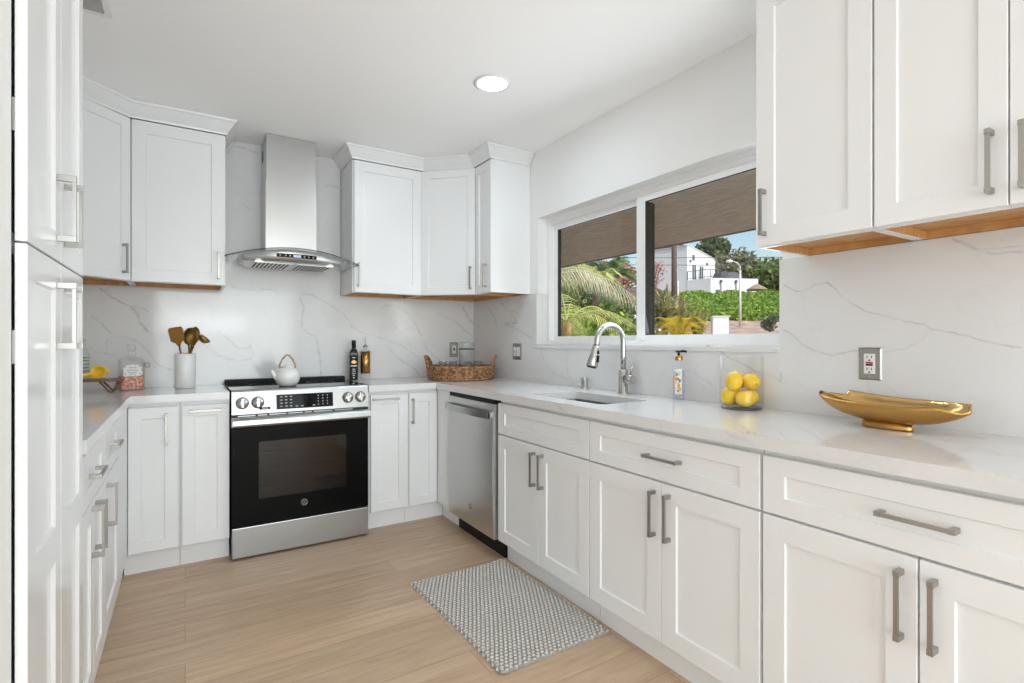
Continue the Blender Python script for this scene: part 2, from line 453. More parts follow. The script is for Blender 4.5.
class G:
    """Collects shapes into one bmesh."""
    def __init__(s):
        s.bm = bmesh.new()
        s.mi = 0
    def _f(s, vs, smooth=False):
        try:
            f = s.bm.faces.new(vs)
        except ValueError:
            return None
        f.material_index = s.mi
        f.smooth = smooth
        return f
    def box(s, x0, x1, y0, y1, z0, z1, bev=0.0):
        V = [s.bm.verts.new((x, y, z)) for x in (x0, x1) for y in (y0, y1) for z in (z0, z1)]
        fs = [s._f([V[i] for i in q]) for q in ((0, 1, 3, 2), (4, 6, 7, 5), (0, 4, 5, 1), (2, 3, 7, 6), (0, 2, 6, 4), (1, 5, 7, 3))]
        if bev:
            es = {e for f in fs for e in f.edges}
            bmesh.ops.bevel(s.bm, geom=list(es), offset=bev, segments=2, affect='EDGES', profile=0.7)
        return s
    def prism(s, pts, z0, z1, holes=()):
        """Vertical prism over the outline pts (x, y), with optional holes."""
        loops_t, loops_b, eds = [], [], []
        for lp in [pts] + list(holes):
            t = [s.bm.verts.new((x, y, z1)) for x, y in lp]
            b = [s.bm.verts.new((x, y, z0)) for x, y in lp]
            n = len(lp)
            for i in range(n):
                j = (i + 1) % n
                s._f([b[i], b[j], t[j], t[i]])
            loops_t.append(t); loops_b.append(b)
        for loops in (loops_t, loops_b):
            if len(loops) == 1:
                s._f(loops[0])
            else:
                es = []
                for lp in loops:
                    for i in range(len(lp)):
                        e = s.bm.edges.get((lp[i], lp[(i + 1) % len(lp)]))
                        es.append(e)
                r = bmesh.ops.triangle_fill(s.bm, use_beauty=True, use_dissolve=False, edges=es)
                for g in r['geom']:
                    if isinstance(g, bmesh.types.BMFace):
                        g.material_index = s.mi
        return s
    def extrude(s, pts, axis, a0, a1, smooth=False):
        """Prism of an outline along an axis: axis 'x' takes (y, z), 'y' takes (x, z)."""
        mk = {'x': lambda a, p: (a, p[0], p[1]), 'y': lambda a, p: (p[0], a, p[1]), 'z': lambda a, p: (p[0], p[1], a)}[axis]
        A = [s.bm.verts.new(mk(a0, p)) for p in pts]
        B = [s.bm.verts.new(mk(a1, p)) for p in pts]
        n = len(pts)
        for i in range(n):
            s._f([A[i], A[(i + 1) % n], B[(i + 1) % n], B[i]], smooth)
        s._f(A); s._f(B)
        return s
    def lathe(s, prof, c=(0, 0, 0), seg=32, smooth=True, sx=1.0, sy=1.0, a0=0.0, a1=2 * PI):
        rings = []
        full = abs(a1 - a0 - 2 * PI) < 1e-6
        n = seg if full else seg + 1
        for r, z in prof:
            if r < 1e-6:
                rings.append([s.bm.verts.new((c[0], c[1], c[2] + z))])
            else:
                rings.append([s.bm.verts.new((c[0] + sx * r * math.cos(a0 + (a1 - a0) * i / seg), c[1] + sy * r * math.sin(a0 + (a1 - a0) * i / seg), c[2] + z)) for i in range(n)])
        for a, b in zip(rings, rings[1:]):
            m = max(len(a), len(b))
            for i in range(m if full else m - 1):
                j = (i + 1) % m
                q = []
                for v in ([a[i], a[j]] if len(a) > 1 else [a[0]]) + ([b[j], b[i]] if len(b) > 1 else [b[0]]):
                    if v not in q: q.append(v)
                if len(q) > 2: s._f(q, smooth)
        return s
    def tube(s, pts, r, seg=10, caps=True, flat=None, smooth=True):
        """Tube along 3-D points; r is one radius or one per point; flat squashes it along the second axis."""
        P = [Vector(p) for p in pts]
        n = len(P)
        rs = r if isinstance(r, (list, tuple)) else [r] * n
        rings = []
        up = None
        for i in range(n):
            t = (P[min(i + 1, n - 1)] - P[max(i - 1, 0)]).normalized()
            if up is None:
                up = Vector((0, 0, 1)) if abs(t.z) < 0.9 else Vector((1, 0, 0))
            a = (up - t * up.dot(t)).normalized()
            b = t.cross(a)
            up = a
            rings.append([s.bm.verts.new(P[i] + a * rs[i] * math.cos(2 * PI * k / seg) + b * rs[i] * (flat or 1.0) * math.sin(2 * PI * k / seg)) for k in range(seg)])
        for A, B in zip(rings, rings[1:]):
            for k in range(seg):
                s._f([A[k], A[(k + 1) % seg], B[(k + 1) % seg], B[k]], smooth)
        if caps:
            s._f(rings[0]); s._f(rings[-1])
        return s
    def cyl(s, p, q, r, seg=20, r2=None, smooth=True):
        return s.tube([p, q], [r, r if r2 is None else r2], seg, smooth=smooth)
    def ball(s, c, r, seg=20, rings=12):
        rx, ry, rz = r if isinstance(r, (tuple, list)) else (r, r, r)
        return s.lathe([(math.sin(PI * i / rings), -rz * math.cos(PI * i / rings)) for i in range(rings + 1)], c, seg, True, rx, ry)
    def quad(s, a, b, c, d):
        s._f([s.bm.verts.new(p) for p in (a, b, c, d)])
        return s
    def xf(s, mat):
        bmesh.ops.transform(s.bm, matrix=mat, verts=s.bm.verts)
        return s
    def build(s, name, mats, parent=None, loc=(0, 0, 0), rot=(0, 0, 0), normals=True, solid=None):
        if normals:
            bmesh.ops.recalc_face_normals(s.bm, faces=s.bm.faces)
        me = bpy.data.meshes.new(name)
        s.bm.to_mesh(me)
        s.bm.free()
        return link(name, me, mats, parent, loc, rot)

def rrect(x0, x1, y0, y1, r, n=4):
    pts = []
    for cx, cy, a in ((x1 - r, y1 - r, 0), (x0 + r, y1 - r, 90), (x0 + r, y0 + r, 180), (x1 - r, y0 + r, 270)):
        for i in range(n + 1):
            t = R(a + 90 * i / n)
            pts.append((cx + r * math.cos(t), cy + r * math.sin(t)))
    return pts

def struct(name, g, m, label, cat, parent=None):
    o = g.build(name, m, parent)
    return tag(o, label, cat, kind='structure')

def leaf_mesh(name, pos, nrm_jit, size, rng, aspect=0.5):
    """Many small diamond leaves at pos (n x 3)."""
    n = len(pos)
    d1 = rng.normal(size=(n, 3)); d1 /= np.linalg.norm(d1, axis=1)[:, None]
    d2 = rng.normal(size=(n, 3)); d2 -= d1 * (d1 * d2).sum(1)[:, None]; d2 /= np.linalg.norm(d2, axis=1)[:, None]
    sz = size * rng.uniform(0.6, 1.35, size=(n, 1))
    v = np.stack([pos - d1 * sz, pos + d2 * sz * aspect, pos + d1 * sz, pos - d2 * sz * aspect], 1).reshape(-1, 3)
    f = np.arange(4 * n).reshape(n, 4)
    me = bpy.data.meshes.new(name)
    me.from_pydata(v.tolist(), [], f.tolist())
    return me

def crown_points(c, rad, n, rng, lumps=9, shell=0.55):
    """Points in a lumpy crown: several overlapping balls, denser near their surface."""
    c = np.array(c); rad = np.array(rad)
    L = rng.normal(size=(lumps, 3)); L /= np.linalg.norm(L, axis=1)[:, None]
    L *= rng.uniform(0.25, 0.62, size=(lumps, 1))
    lr = rng.uniform(0.32, 0.5, size=lumps)
    k = rng.integers(0, lumps, n)
    d = rng.normal(size=(n, 3)); d /= np.linalg.norm(d, axis=1)[:, None]
    r = rng.uniform(shell, 1.0, size=(n, 1))
    return c + (L[k] + d * r * lr[k][:, None]) * rad

# ------------------------------------------------------------------ the room shell
WX, WY = 2.06, 3.89          # right wall and back wall planes
g = G(); g.box(-3.1, WX + 0.18, -4.1, WY + 0.16, -0.06, 0.0)
struct('floor', g, M['planks'], 'light oak plank floor of the kitchen', 'floor')
g = G(); g.box(-3.1, WX + 0.18, -4.1, WY + 0.16, CEIL, CEIL + 0.12)
struct('ceiling', g, M['ceiling'], 'flat white painted kitchen ceiling', 'ceiling')
g = G(); g.box(-0.98, WX + 0.18, WY, WY + 0.16, 0, CEIL)
struct('wall_back', g, M['wall'], 'white back wall behind the range and hood', 'wall')
OY0, OY1, OZ0, OZ1 = 1.222, 2.96, 1.165, 2.06        # window opening
g = G()
g.box(WX, WX + 0.18, -4.1, OY0 - 0.07, 0, CEIL); g.box(WX, WX + 0.18, OY1, WY, 0, CEIL)
g.box(WX, WX + 0.18, OY0 - 0.07, OY1, 0, OZ0); g.box(WX, WX + 0.18, OY0 - 0.07, OY1, OZ1, CEIL); g.box(WX, WX + 0.072, OY0 - 0.07, OY0, OZ0, OZ1)
struct('wall_right', g, M['wall'], 'white wall with the wide slider window above the sink', 'wall')
g = G(); g.box(-0.98, -0.86, 1.29, WY, 0, CEIL)
struct('wall_left', g, M['wall'], 'white wall behind the left cabinets', 'wall')
g = G(); g.box(-3.0, -0.264, 1.20, 1.268, 0, CEIL)
struct('wall_near', g, M['wall'], 'white wall end at the near side of the tall pantry', 'wall')
g = G(); g.box(-3.1, -3.0, -4.1, 1.27, 0, CEIL)
struct('wall_side', g, M['wall'], 'white side wall of the room behind the camera', 'wall')
g = G()
g.box(-3.0, -1.65, -4.1, -4.0, 0, CEIL); g.box(1.95, WX, -4.1, -4.0, 0, CEIL)
g.box(-1.65, 1.95, -4.1, -4.0, 0, 0.12); g.box(-1.65, 1.95, -4.1, -4.0, 2.28, CEIL)  # opening widened out of view to suit the added fill lamp
struct('wall_rear', g, M['wall'], 'white rear wall behind the camera, its opening widened for the added fill lamp', 'wall')

# quartz splashbacks with their grey veins
VEINS_BACK =[ (6.7,0.9,[(-0.426,1.528),(-0.377,1.479),(-0.322,1.44),(-0.276,1.421),(-0.246,1.374),(-0.229,1.322),(-0.194,1.274),(-0.158,1.253)]),
(4.4,0.6,[(-0.276,1.426),(-0.216,1.412),(-0.154,1.366)]),
(4.9,0.7,[(-0.466,1.363),(-0.426,1.328),(-0.393,1.282),(-0.36,1.252)]),
(4.2,0.4,[(-0.36,1.241),(-0.393,1.215),(-0.389,1.169)]),
(5.1,0.55,[(-0.36,1.243),(-0.301,1.236),(-0.242,1.21),(-0.189,1.146),(-0.145,1.07),(-0.091,1.042),(-0.05,1.03)]),
(4.9,0.45,[(-0.482,1.18),(-0.442,1.154),(-0.368,1.132),(-0.318,1.074)]),
(5.4,0.45,[(0.096,1.199),(0.135,1.154),(0.174,1.119),(0.224,1.107)]),
(5.4,0.6,[(0.174,1.278),(0.224,1.239),(0.248,1.21)]),
(7.5,0.45,[(0.24,1.586),(0.278,1.563),(0.345,1.548),(0.425,1.559),(0.484,1.558),(0.543,1.548)]),
(5.5,0.75,[(0.675,1.541),(0.684,1.493),(0.705,1.447),(0.69,1.38),(0.69,1.3),(0.734,1.268),(0.779,1.248),(0.798,1.18),(0.811,1.086),(0.821,0.95)]),
(6.6,0.5,[(0.675,1.541),(0.753,1.542),(0.817,1.505),(0.91,1.454),(0.977,1.408),(1.045,1.326),(1.101,1.278),(1.169,1.264)]),
(7.1,0.6,[(0.191,1.263),(0.234,1.232),(0.289,1.17),(0.334,1.16),(0.368,1.182),(0.388,1.119),(0.374,1.094),(0.3,1.082),(0.213,1.103)]),
(6.9,0.55,[(1.022,1.331),(1.089,1.281),(1.169,1.259),(1.251,1.236),(1.334,1.207),(1.42,1.178),(1.495,1.123),(1.558,1.081)]),
(8.6,0.65,[(1.292,1.184),(1.346,1.125),(1.408,1.065),(1.482,1.022),(1.533,0.985),(1.558,0.942)]),
(8.9,0.5,[(1.239,1.445),(1.298,1.487),(1.383,1.479),(1.47,1.428),(1.52,1.363),(1.558,1.292),(1.584,1.207),(1.623,1.146),(1.702,1.078),(1.755,1.04)]),
(6.4,0.35,[(1.316,1.389),(1.371,1.313),(1.457,1.231),(1.501,1.147)]),
(9.2,0.9,[(1.934,1.498),(1.984,1.424),(2.02,1.373),(2.056,1.342)]),
(7.3,0.5,[(1.702,1.435),(1.782,1.412),(1.878,1.37),(1.948,1.308),(2.034,1.258)]),
(7.4,0.7,[(0.228,2.434),(0.265,2.489),(0.331,2.486),(0.417,2.465)]),
(5.1,0.45,[(0.312,2.126),(0.35,2.094),(0.393,2.084)]),
(6.4,0.6,[(0.844,2.322),(0.911,2.327),(0.962,2.311)]) ]
VEINS_RIGHT =[ (8.5,0.8,[(3.634,1.489),(3.584,1.446),(3.52,1.403),(3.488,1.339)]),
(7.5,0.8,[(3.427,1.509),(3.322,1.441),(3.236,1.392),(3.194,1.346),(3.366,1.343)]),
(5.5,0.6,[(3.322,1.441),(3.167,1.419)]),
(6.1,0.6,[(3.381,1.343),(3.25,1.317),(3.113,1.27),(2.984,1.226)]),
(5.4,0.5,[(2.898,1.156),(2.862,1.088),(2.793,1.022),(2.703,0.987),(2.597,0.974),(2.526,0.94)]),
(4.8,0.5,[(2.618,1.173),(2.601,1.121),(2.618,1.069),(2.601,1.006),(2.556,0.97)]),
(4.0,0.9,[(1.575,1.19),(1.504,1.175),(1.459,1.14),(1.39,1.116),(1.333,1.088),(1.293,1.075),(1.255,1.066),(1.225,1.057),(1.214,1.04)]),
(2.7,0.6,[(1.309,1.093),(1.27,1.084),(1.236,1.07)]),
(3.3,0.8,[(1.215,1.09),(1.215,1.037)]),
(3.2,0.4,[(1.695,1.079),(1.618,1.05),(1.56,1.021),(1.513,0.988)]),
(3.2,0.85,[(1.207,1.44),(1.155,1.407),(1.117,1.407),(1.08,1.428),(1.033,1.43),(1.005,1.403),(0.977,1.366),(0.913,1.321),(0.842,1.296),(0.786,1.277),(0.732,1.265),(0.714,1.249),(0.656,1.238),(0.601,1.219),(0.556,1.203),(0.521,1.196),(0.494,1.192)]),
(3.9,0.7,[(1.207,1.258),(1.168,1.239),(1.13,1.2),(1.08,1.172),(1.022,1.159),(0.966,1.172),(0.928,1.178)]),
(2.8,0.35,[(0.852,1.172),(0.786,1.186),(0.741,1.213),(0.719,1.249)]),
(3.8,0.8,[(0.664,1.531),(0.632,1.516),(0.593,1.485),(0.564,1.471),(0.528,1.471),(0.494,1.468)]),
(3.2,0.5,[(0.593,1.49),(0.549,1.486),(0.494,1.487)]),
(3.1,0.3,[(0.902,1.071),(0.882,1.027)]),
(3.0,0.3,[(0.842,1.063),(0.795,1.023)]) ]
VEINS_TOP =[ (3.6,0.5,[(1.652,1.206),(1.593,1.104),(1.491,0.989),(1.423,0.903),(1.405,0.846),(1.337,0.785)]),
(6.8,0.7,[(1.321,0.899),(1.42,0.954),(1.491,0.989)]),
(3.1,0.4,[(1.641,1.042),(1.587,0.956),(1.441,0.846)]),
(3.7,0.4,[(1.709,0.968),(1.606,0.863),(1.481,0.755),(1.46,0.728)]),
(3.9,0.5,[(1.988,0.603),(1.949,0.571),(1.93,0.543)]),
(3.3,0.4,[(1.779,0.527),(1.748,0.491),(1.699,0.45),(1.707,0.426)]),
(3.7,0.3,[(1.481,0.486),(1.585,0.511),(1.693,0.525),(1.782,0.525)]) ]

def vein_strips(g, lists, to3, uvl, rng, fine=0.012, wig=0.3):
    """Each vein is a narrow strip lying on the slab: UV v runs across it, UV u carries its strength."""
    for num, (w, s, pts) in enumerate(lists):
        lift = num * 0.00005          # crossing veins never share a plane
        w = w * 0.0017; s = s * 0.78
        P = []
        for (a, b), (c, d) in zip(pts, pts[1:]):
            n = max(1, int(math.hypot(c - a, d - b) / fine))
            for i in range(n):
                P.append((a + (c - a) * i / n, b + (d - b) * i / n))
        P.append(pts[-1])
        P = [(a + rng.uniform(-1, 1) * w * wig, b + rng.uniform(-1, 1) * w * wig) for a, b in P]
        n = len(P)
        L, Rr = [], []
        for i in range(n):
            dx = P[min(i + 1, n - 1)][0] - P[max(i - 1, 0)][0]
            dy = P[min(i + 1, n - 1)][1] - P[max(i - 1, 0)][1]
            l = math.hypot(dx, dy) or 1
            ww = w * (1.0 if 0 < i < n - 1 else 0.3) * rng.uniform(0.75, 1.3)
            L.append(g.bm.verts.new(to3(P[i][0] - dy / l * ww, P[i][1] + dx / l * ww, lift)))
            Rr.append(g.bm.verts.new(to3(P[i][0] + dy / l * ww, P[i][1] - dx / l * ww, lift)))
        for i in range(n - 1):
            f = g._f([L[i], L[i + 1], Rr[i + 1], Rr[i]])
            if f:
                f.material_index = 1
                for lp, uv in zip(f.loops, ((s, 1), (s, 1), (s, 0), (s, 0))):
                    lp[uvl].uv = uv

rng0 = random.Random(4)
SPY, SPX = 3.87, 2.04
UPB = 1.540
g = G(); uvl = g.bm.loops.layers.uv.new('UVMap')
g.extrude([(-0.858, 0.9323), (2.058, 0.9323), (2.058, UPB), (0.953, UPB), (0.953, CEIL - 0.002), (0.207, CEIL - 0.002), (0.207, UPB), (-0.858, UPB)], 'y', SPY, WY - 0.001)
vein_strips(g, VEINS_BACK, lambda a, b, k: (a, SPY - 0.0004 - k, b), uvl, rng0)
o = g.build('trim_1', [M['quartz'], M['vein']], normals=False)
tag(o, 'white veined quartz splashback slab on the back wall', 'splashback', kind='structure')
g = G(); uvl = g.bm.loops.layers.uv.new('UVMap')
g.extrude([(0.13, 0.9323), (3.868, 0.9323), (3.868, UPB), (OY1, UPB), (OY1, OZ0), (OY0, OZ0), (OY0, UPB), (0.13, UPB)], 'x', SPX, WX - 0.001)
vein_strips(g, VEINS_RIGHT, lambda a, b, k: (SPX - 0.0004 - k, a, b), uvl, rng0)
o = g.build('trim_2', [M['quartz'], M['vein']], normals=False)
tag(o, 'white veined quartz splashback slab around the window on the right wall', 'splashback', kind='structure')

# window: frame, two panes, sill and jamb lining
win = thing('window_1', 'white framed two pane slider window over the sink', 'window', (2.14, 2.08, OZ0), kind='structure')
FX0, FX1 = 0.0, 0.085       # local x: frame depth into the wall
yl, yr = OY1 - 2.08, OY0 - 0.069 - 2.08
ys = OY0 - 2.08
zt, zb = OZ1 - OZ0, 0.022
def ring(g, y0, y1, z0, z1, w, x0, x1, wt=None, wb=None):
    wt = w if wt is None else wt; wb = w if wb is None else wb
    g.box(x0, x1, y0, y0 + w, z0, z1); g.box(x0, x1, y1 - w, y1, z0, z1)
    g.box(x0, x1, y0 + w, y1 - w, z1 - wt, z1); g.box(x0, x1, y0 + w, y1 - w, z0, z0 + wb)
g = G(); ring(g, yr, yl, zb, zt, 0.030, FX0, FX1, 0.045, 0.028)
g.box(FX0 - 0.007, FX0, yl - 0.03, yl, zb, zt); g.box(FX0 - 0.007, FX0, ys, yl - 0.03, zt - 0.022, zt)
g.build('window_frame', M['frame'], win)
g = G(); ring(g, -0.012, yl - 0.030, 0.05, zt - 0.045, 0.044, 0.0345, 0.062, 0.036, 0.03); s1 = g.build('sash', M['frame'], win)
g = G(); ring(g, yr + 0.030, 0.034, 0.05, zt - 0.045, 0.064, 0.004, 0.034, 0.034, 0.03); s2 = g.build('sash', M['frame'], win)
g = G(); g.box(0.046, 0.050, 0.034, yl - 0.072, 0.075, zt - 0.078); g.build('pane', M['pane'], s1)
g = G(); g.box(0.017, 0.021, yr + 0.090, -0.025, 0.075, zt - 0.075); g.build('pane', M['pane'], s2)
g = G(); g.box(0.0350, 0.0615, yl - 0.0783, yl - 0.0742, 0.0802, zt - 0.0813); g.box(0.0350, 0.0455, 0.0365, yl - 0.0785, zt - 0.0845, zt - 0.0812); g.build('gasket', M['gasket'], s1)
g = G(); g.box(0.0045, 0.0335, -0.0335, -0.0302, 0.0802, zt - 0.0792); g.box(0.0345, 0.0618, -0.0335, -0.0126, 0.08, zt - 0.0815); g.box(0.0625, 0.072, -0.036, -0.018, 0.08, zt - 0.085); g.box(0.0045, 0.0165, yr + 0.0945, -0.034, zt - 0.083, zt - 0.0792); g.build('gasket', M['gasket'], s2)
g = G(); g.box(-0.108, -0.0005, ys, yl, 0.0, 0.0215, 0.002); g.build('window_sill', M['quartz'], win)
g = G(); g.box(-0.1, -0.0085, yl - 0.012, yl - 0.0005, 0.0225, UPB - OZ0); g.build('jamb_lining', M['quartz'], win)
g = G(); g.box(-0.012, -0.0005, -0.02, 0.015, 0.055, 0.062); g.build('latch', M['frame'], win)

# ------------------------------------------------------------------ cabinet builders (front faces local -y, x runs along the front)
def shaker(g, x0, x1, z0, z1, t=0.02, stile=0.058, rail=None, splits=()):
    """One framed front: slab with a recessed flat panel (or several, split at given heights)."""
    rail = stile if rail is None else rail
    bm = g.bm
    bv, ch, dp = 0.0018, 0.003, 0.0075
    V = lambda x, y, z: bm.verts.new((x, y, z))
    def loop(a, b, c, d, y): return [V(a, y, c), V(b, y, c), V(b, y, d), V(a, y, d)]
    back = loop(x0, x1, z0, z1, 0.0)
    side = loop(x0, x1, z0, z1, -t + bv)
    front = loop(x0 + bv, x1 - bv, z0 + bv, z1 - bv, -t)
    g._f(back)
    for A, B in ((back, side), (side, front)):
        for i in range(4): g._f([A[i], A[(i + 1) % 4], B[(i + 1) % 4], B[i]])
    zs = [z0 + rail] + [q for s in splits for q in s] + [z1 - rail]
    wins = [(zs[i], zs[i + 1]) for i in range(0, len(zs), 2)]
    lastl, lastr = front[0], front[1]
    prevtop = None
    xa, xb = x0 + stile, x1 - stile
    L, Rr = [], []
    for c, d in wins:
        o = loop(xa, xb, c, d, -t)
        n = loop(xa + ch, xb - ch, c + ch, d - ch, -t + dp)
        for i in range(4): g._f([o[i], o[(i + 1) % 4], n[(i + 1) % 4], n[i]])
        g._f(n)
        if prevtop is None: g._f([front[0], front[1], o[1], o[0]])
        else: g._f([prevtop[0], prevtop[1], o[1], o[0]])
        prevtop = (o[3], o[2])
        L += [o[0], o[3]]; Rr += [o[1], o[2]]
    g._f([prevtop[0], prevtop[1], front[2], front[3]])
    g._f([front[0]] + L + [front[3]])
    g._f([front[1]] + Rr + [front[2]])

def pull(parent, x, z, vert=True, ln=0.165, t=0.02, out=0.033, mat='pull'):
    """Flat bar pull with two squared posts."""
    g = G()
    h = ln / 2
    for s in (-1, 1):
        a, b = s * h, s * (h - 0.014)
        lo, hi = min(a, b), max(a, b)
        if vert:
            g.box(x - 0.0062, x + 0.0062, -t - out, -t, z + lo, z + hi, 0.0012)
        else:
            g.box(x + lo, x + hi, -t - out, -t, z - 0.0062, z + 0.0062, 0.0012)
    q = h - 0.0145
    if vert: g.box(x - 0.005, x + 0.005, -t - out + 0.0004, -t - out + 0.0075, z - q, z + q)
    else: g.box(x - q, x + q, -t - out + 0.0004, -t - out + 0.0075, z - 0.005, z + 0.005)
    return g.build('handle', M[mat], parent)

def front(root, kind, x0, x1, z0, z1, handle=None, t=0.02, stile=None, rail=None, mat='cab', splits=(), out=0.033):
    if stile is None: stile = 0.066 if x1 - x0 > 0.30 else 0.057
    if rail is None: rail = 0.051 if kind == 'drawer' else stile + 0.002
    g = G(); shaker(g, x0, x1, z0, z1, t, stile, rail, splits)
    o = g.build(kind, M[mat], root, normals=False)
    if handle:
        v, hx, hz, ln = handle
        pull(o, hx, hz, v, ln, t, out)
    return o

BOXTOP = 0.891
def base_cabinet(name, label, loc, rotz, w, depth, fronts, group, toe=0.043, mat='cab', toe_x=(0, 0)):
    root = thing(name, label, 'cabinet', loc, rotz, group)
    g = G()
    e = 0.0006
    g.box(e, 0.018, 0.001, depth, 0.115, BOXTOP); g.box(w - 0.018, w - e, 0.001, depth, 0.115, BOXTOP)
    g.box(0.018, w - 0.018, 0.001, depth, 0.115, 0.135); g.box(0.018, w - 0.018, depth - 0.012, depth, 0.135, BOXTOP)
    g.box(0.018, w - 0.018, 0.001, 0.02, BOXTOP - 0.035, BOXTOP)
    if any(f[0] == 'drawer' for f in fronts): g.box(0.018, w - 0.018, 0.001, 0.02, 0.685, 0.715)
    xs = sorted({f[1] for f in fronts if f[0] == 'door' and f[1] > 0.05})
    for x in xs: g.box(x - 0.02, x + 0.018, 0.001, 0.02, 0.135, 0.685 if any(f[0] == 'drawer' for f in fronts) else BOXTOP - 0.035)
    g.build('carcass', M['cab'], root, normals=True)
    g = G(); g.box(e + toe_x[0], w - e + toe_x[1], toe, toe + 0.016, 0.0, 0.1145); g.build('toe_kick', M['cab'], root)
    for f in fronts: front(root, *f, mat=mat)
    return root

def upper_cabinet(name, label, loc, rotz, w, depth, z0, z1, doors, group):
    root = thing(name, label, 'upper cabinet', loc, rotz, group)
    h = z1 - z0
    e = 0.0006
    g = G()
    g.box(e, 0.016, 0.001, depth, 0, h); g.box(w - 0.016, w - e, 0.001, depth, 0, h)
    g.box(0.016, w - 0.016, depth - 0.01, depth, 0.03, h); g.box(0.016, w - 0.016, 0.001, depth - 0.01, h - 0.018, h)
    g.box(0.016, w - 0.016, 0.001, 0.019, 0, 0.03)
    for d in doors[1:]: g.box(d[1] - 0.02, d[1] + 0.018, 0.001, 0.019, 0.03, h - 0.018)
    g.build('carcass', M['cab'], root)
    g = G()
    g.box(0.016, w - 0.016, 0.019, depth - 0.010, 0.024, 0.034)
    g.box(0.016, w - 0.016, depth - 0.016, depth - 0.0102, -0.001, 0.024)
    g.box(0.0161, 0.019, 0.0191, depth - 0.016, -0.001, 0.024); g.box(w - 0.019, w - 0.0161, 0.0191, depth - 0.016, -0.001, 0.024)
    b = g.build('bottom_panel', M['birch'], root); b['label'] = 'bare birch underside'
    for d in doors: front(root, *d)
    return root

# ------------------------------------------------------------------ base cabinets
RZ = R(-90)          # right wall run: local x runs towards the camera
CARC = 1.48
def right_base(y_far, y_near): return (CARC, y_far, 0), RZ, y_far - y_near
gR = 'base cabinets under the window run'
W1 = 2.483 - 1.717
base_cabinet('sink_base_cabinet', 'white shaker sink base cabinet beside the dishwasher with plain false drawer front', (CARC, 2.483, 0), RZ, W1, 0.55,
    [('drawer', 0.002, W1 - 0.002, 0.705, 0.872), ('door', 0.002, W1 / 2 - 0.0015, 0.117, 0.698, (True, 0.358, 0.582, 0.168)), ('door', W1 / 2 + 0.0015, W1 - 0.002, 0.117, 0.698, (True, 0.426, 0.582, 0.168))], gR)
W2 = 1.716 - 0.934
base_cabinet('drawer_base_cabinet', 'white shaker base cabinet between sink cabinet and nearest cabinet, with one drawer over two doors', (CARC, 1.716, 0), RZ, W2, 0.55,
    [('drawer', 0.002, W2 - 0.002, 0.705, 0.872, (False, 0.409, 0.789, 0.160)), ('door', 0.002, 0.3945, 0.117, 0.698, (True, 0.366, 0.582, 0.168)), ('door', 0.3975, W2 - 0.002, 0.117, 0.698, (True, 0.436, 0.582, 0.168))], gR)
W3 = 0.933 - 0.135
base_cabinet('drawer_base_cabinet', 'white shaker base cabinet at the near end of the window run, below the gold bowl', (CARC, 0.933, 0), RZ, W3, 0.55,
    [('drawer', 0.007, W3 - 0.002, 0.705, 0.872, (False, 0.396, 0.79, 0.160)), ('door', 0.007, 0.395, 0.117, 0.698, (True, 0.363, 0.582, 0.168)), ('door', 0.399, W3 - 0.002, 0.117, 0.698, (True, 0.430, 0.582, 0.168))], gR)
# corner filler on the right run
t = thing('corner_filler_panel', 'plain white filler panel in the corner left of the dishwasher', 'cabinet panel', (1.46, 3.287, 0), RZ)
g = G(); g.box(-0.021, 0.185, 0.0, 0.02, 0.117, 0.889, 0.0015); g.build('panel', M['cab'], t)
g = G(); g.box(-0.066, 0.195, 0.063, 0.078, 0.0, 0.1145); g.build('toe_kick', M['cab'], t)

BY = 3.31            # back run carcass fronts
gB = 'base cabinets beside the range'
base_cabinet('pull_out_base_cabinet', 'narrow white pull-out base cabinet right of the range with horizontal bar handle', (0.988, BY, 0), 0, 0.258, 0.53,
    [('door', 0.010, 0.255, 0.121, 0.868, (False, 0.108, 0.840, 0.172))], gB)
base_cabinet('corner_base_cabinet', 'narrow white corner base cabinet door left of the dishwasher corner, vertical handle', (1.247, BY, 0), 0, 0.212, 0.53,
    [('door', 0.010, 0.207, 0.121, 0.868, (True, 0.030, 0.750, 0.165))], gB, toe_x=(0, 0.062))
base_cabinet('corner_base_cabinet', 'white corner base cabinet furthest left on the back wall, below the crock, vertical handle', (-0.256, BY, 0), 0, 0.232, 0.53,
    [('door', 0.008, 0.223, 0.121, 0.868, (True, 0.172, 0.750, 0.165))], gB, toe_x=(-0.012, 0))
base_cabinet('pull_out_base_cabinet', 'narrow white pull-out base cabinet left of the range with horizontal bar handle', (-0.023, BY, 0), 0, 0.233, 0.53,
    [('door', 0.009, 0.230, 0.121, 0.868, (False, 0.119, 0.838, 0.155))], gB)

LX = -0.27
LZ = R(90)           # left run: local x runs away from the camera
gL = 'base cabinets on the left run'
WL = 0.515
base_cabinet('left_base_cabinet', 'white two door base cabinet next to the tall pantry', (LX, 1.885, 0), LZ, WL, 0.57,
    [('drawer', 0.003, WL - 0.002, 0.705, 0.872, (False, 0.225, 0.795, 0.15)), ('door', 0.003, WL / 2 - 0.0015, 0.117, 0.698, (True, 0.218, 0.607, 0.16)), ('door', WL / 2 + 0.0015, WL - 0.002, 0.117, 0.698, (True, 0.296, 0.607, 0.16))], gL, toe=0.004)
WM = 0.48
base_cabinet('left_base_cabinet', 'white single door base cabinet on the left run nearer the back corner', (LX, 2.401, 0), LZ, WM, 0.57,
    [('drawer', 0.002, WM - 0.002, 0.705, 0.872, (False, 0.24, 0.795, 0.15)), ('door', 0.002, WM - 0.002, 0.117, 0.698, (True, 0.075, 0.595, 0.16))], gL, toe=0.004)
t = thing('corner_filler_panel', 'plain white filler panel in the left back corner below the counter', 'cabinet panel', (LX, 2.882, 0), LZ)
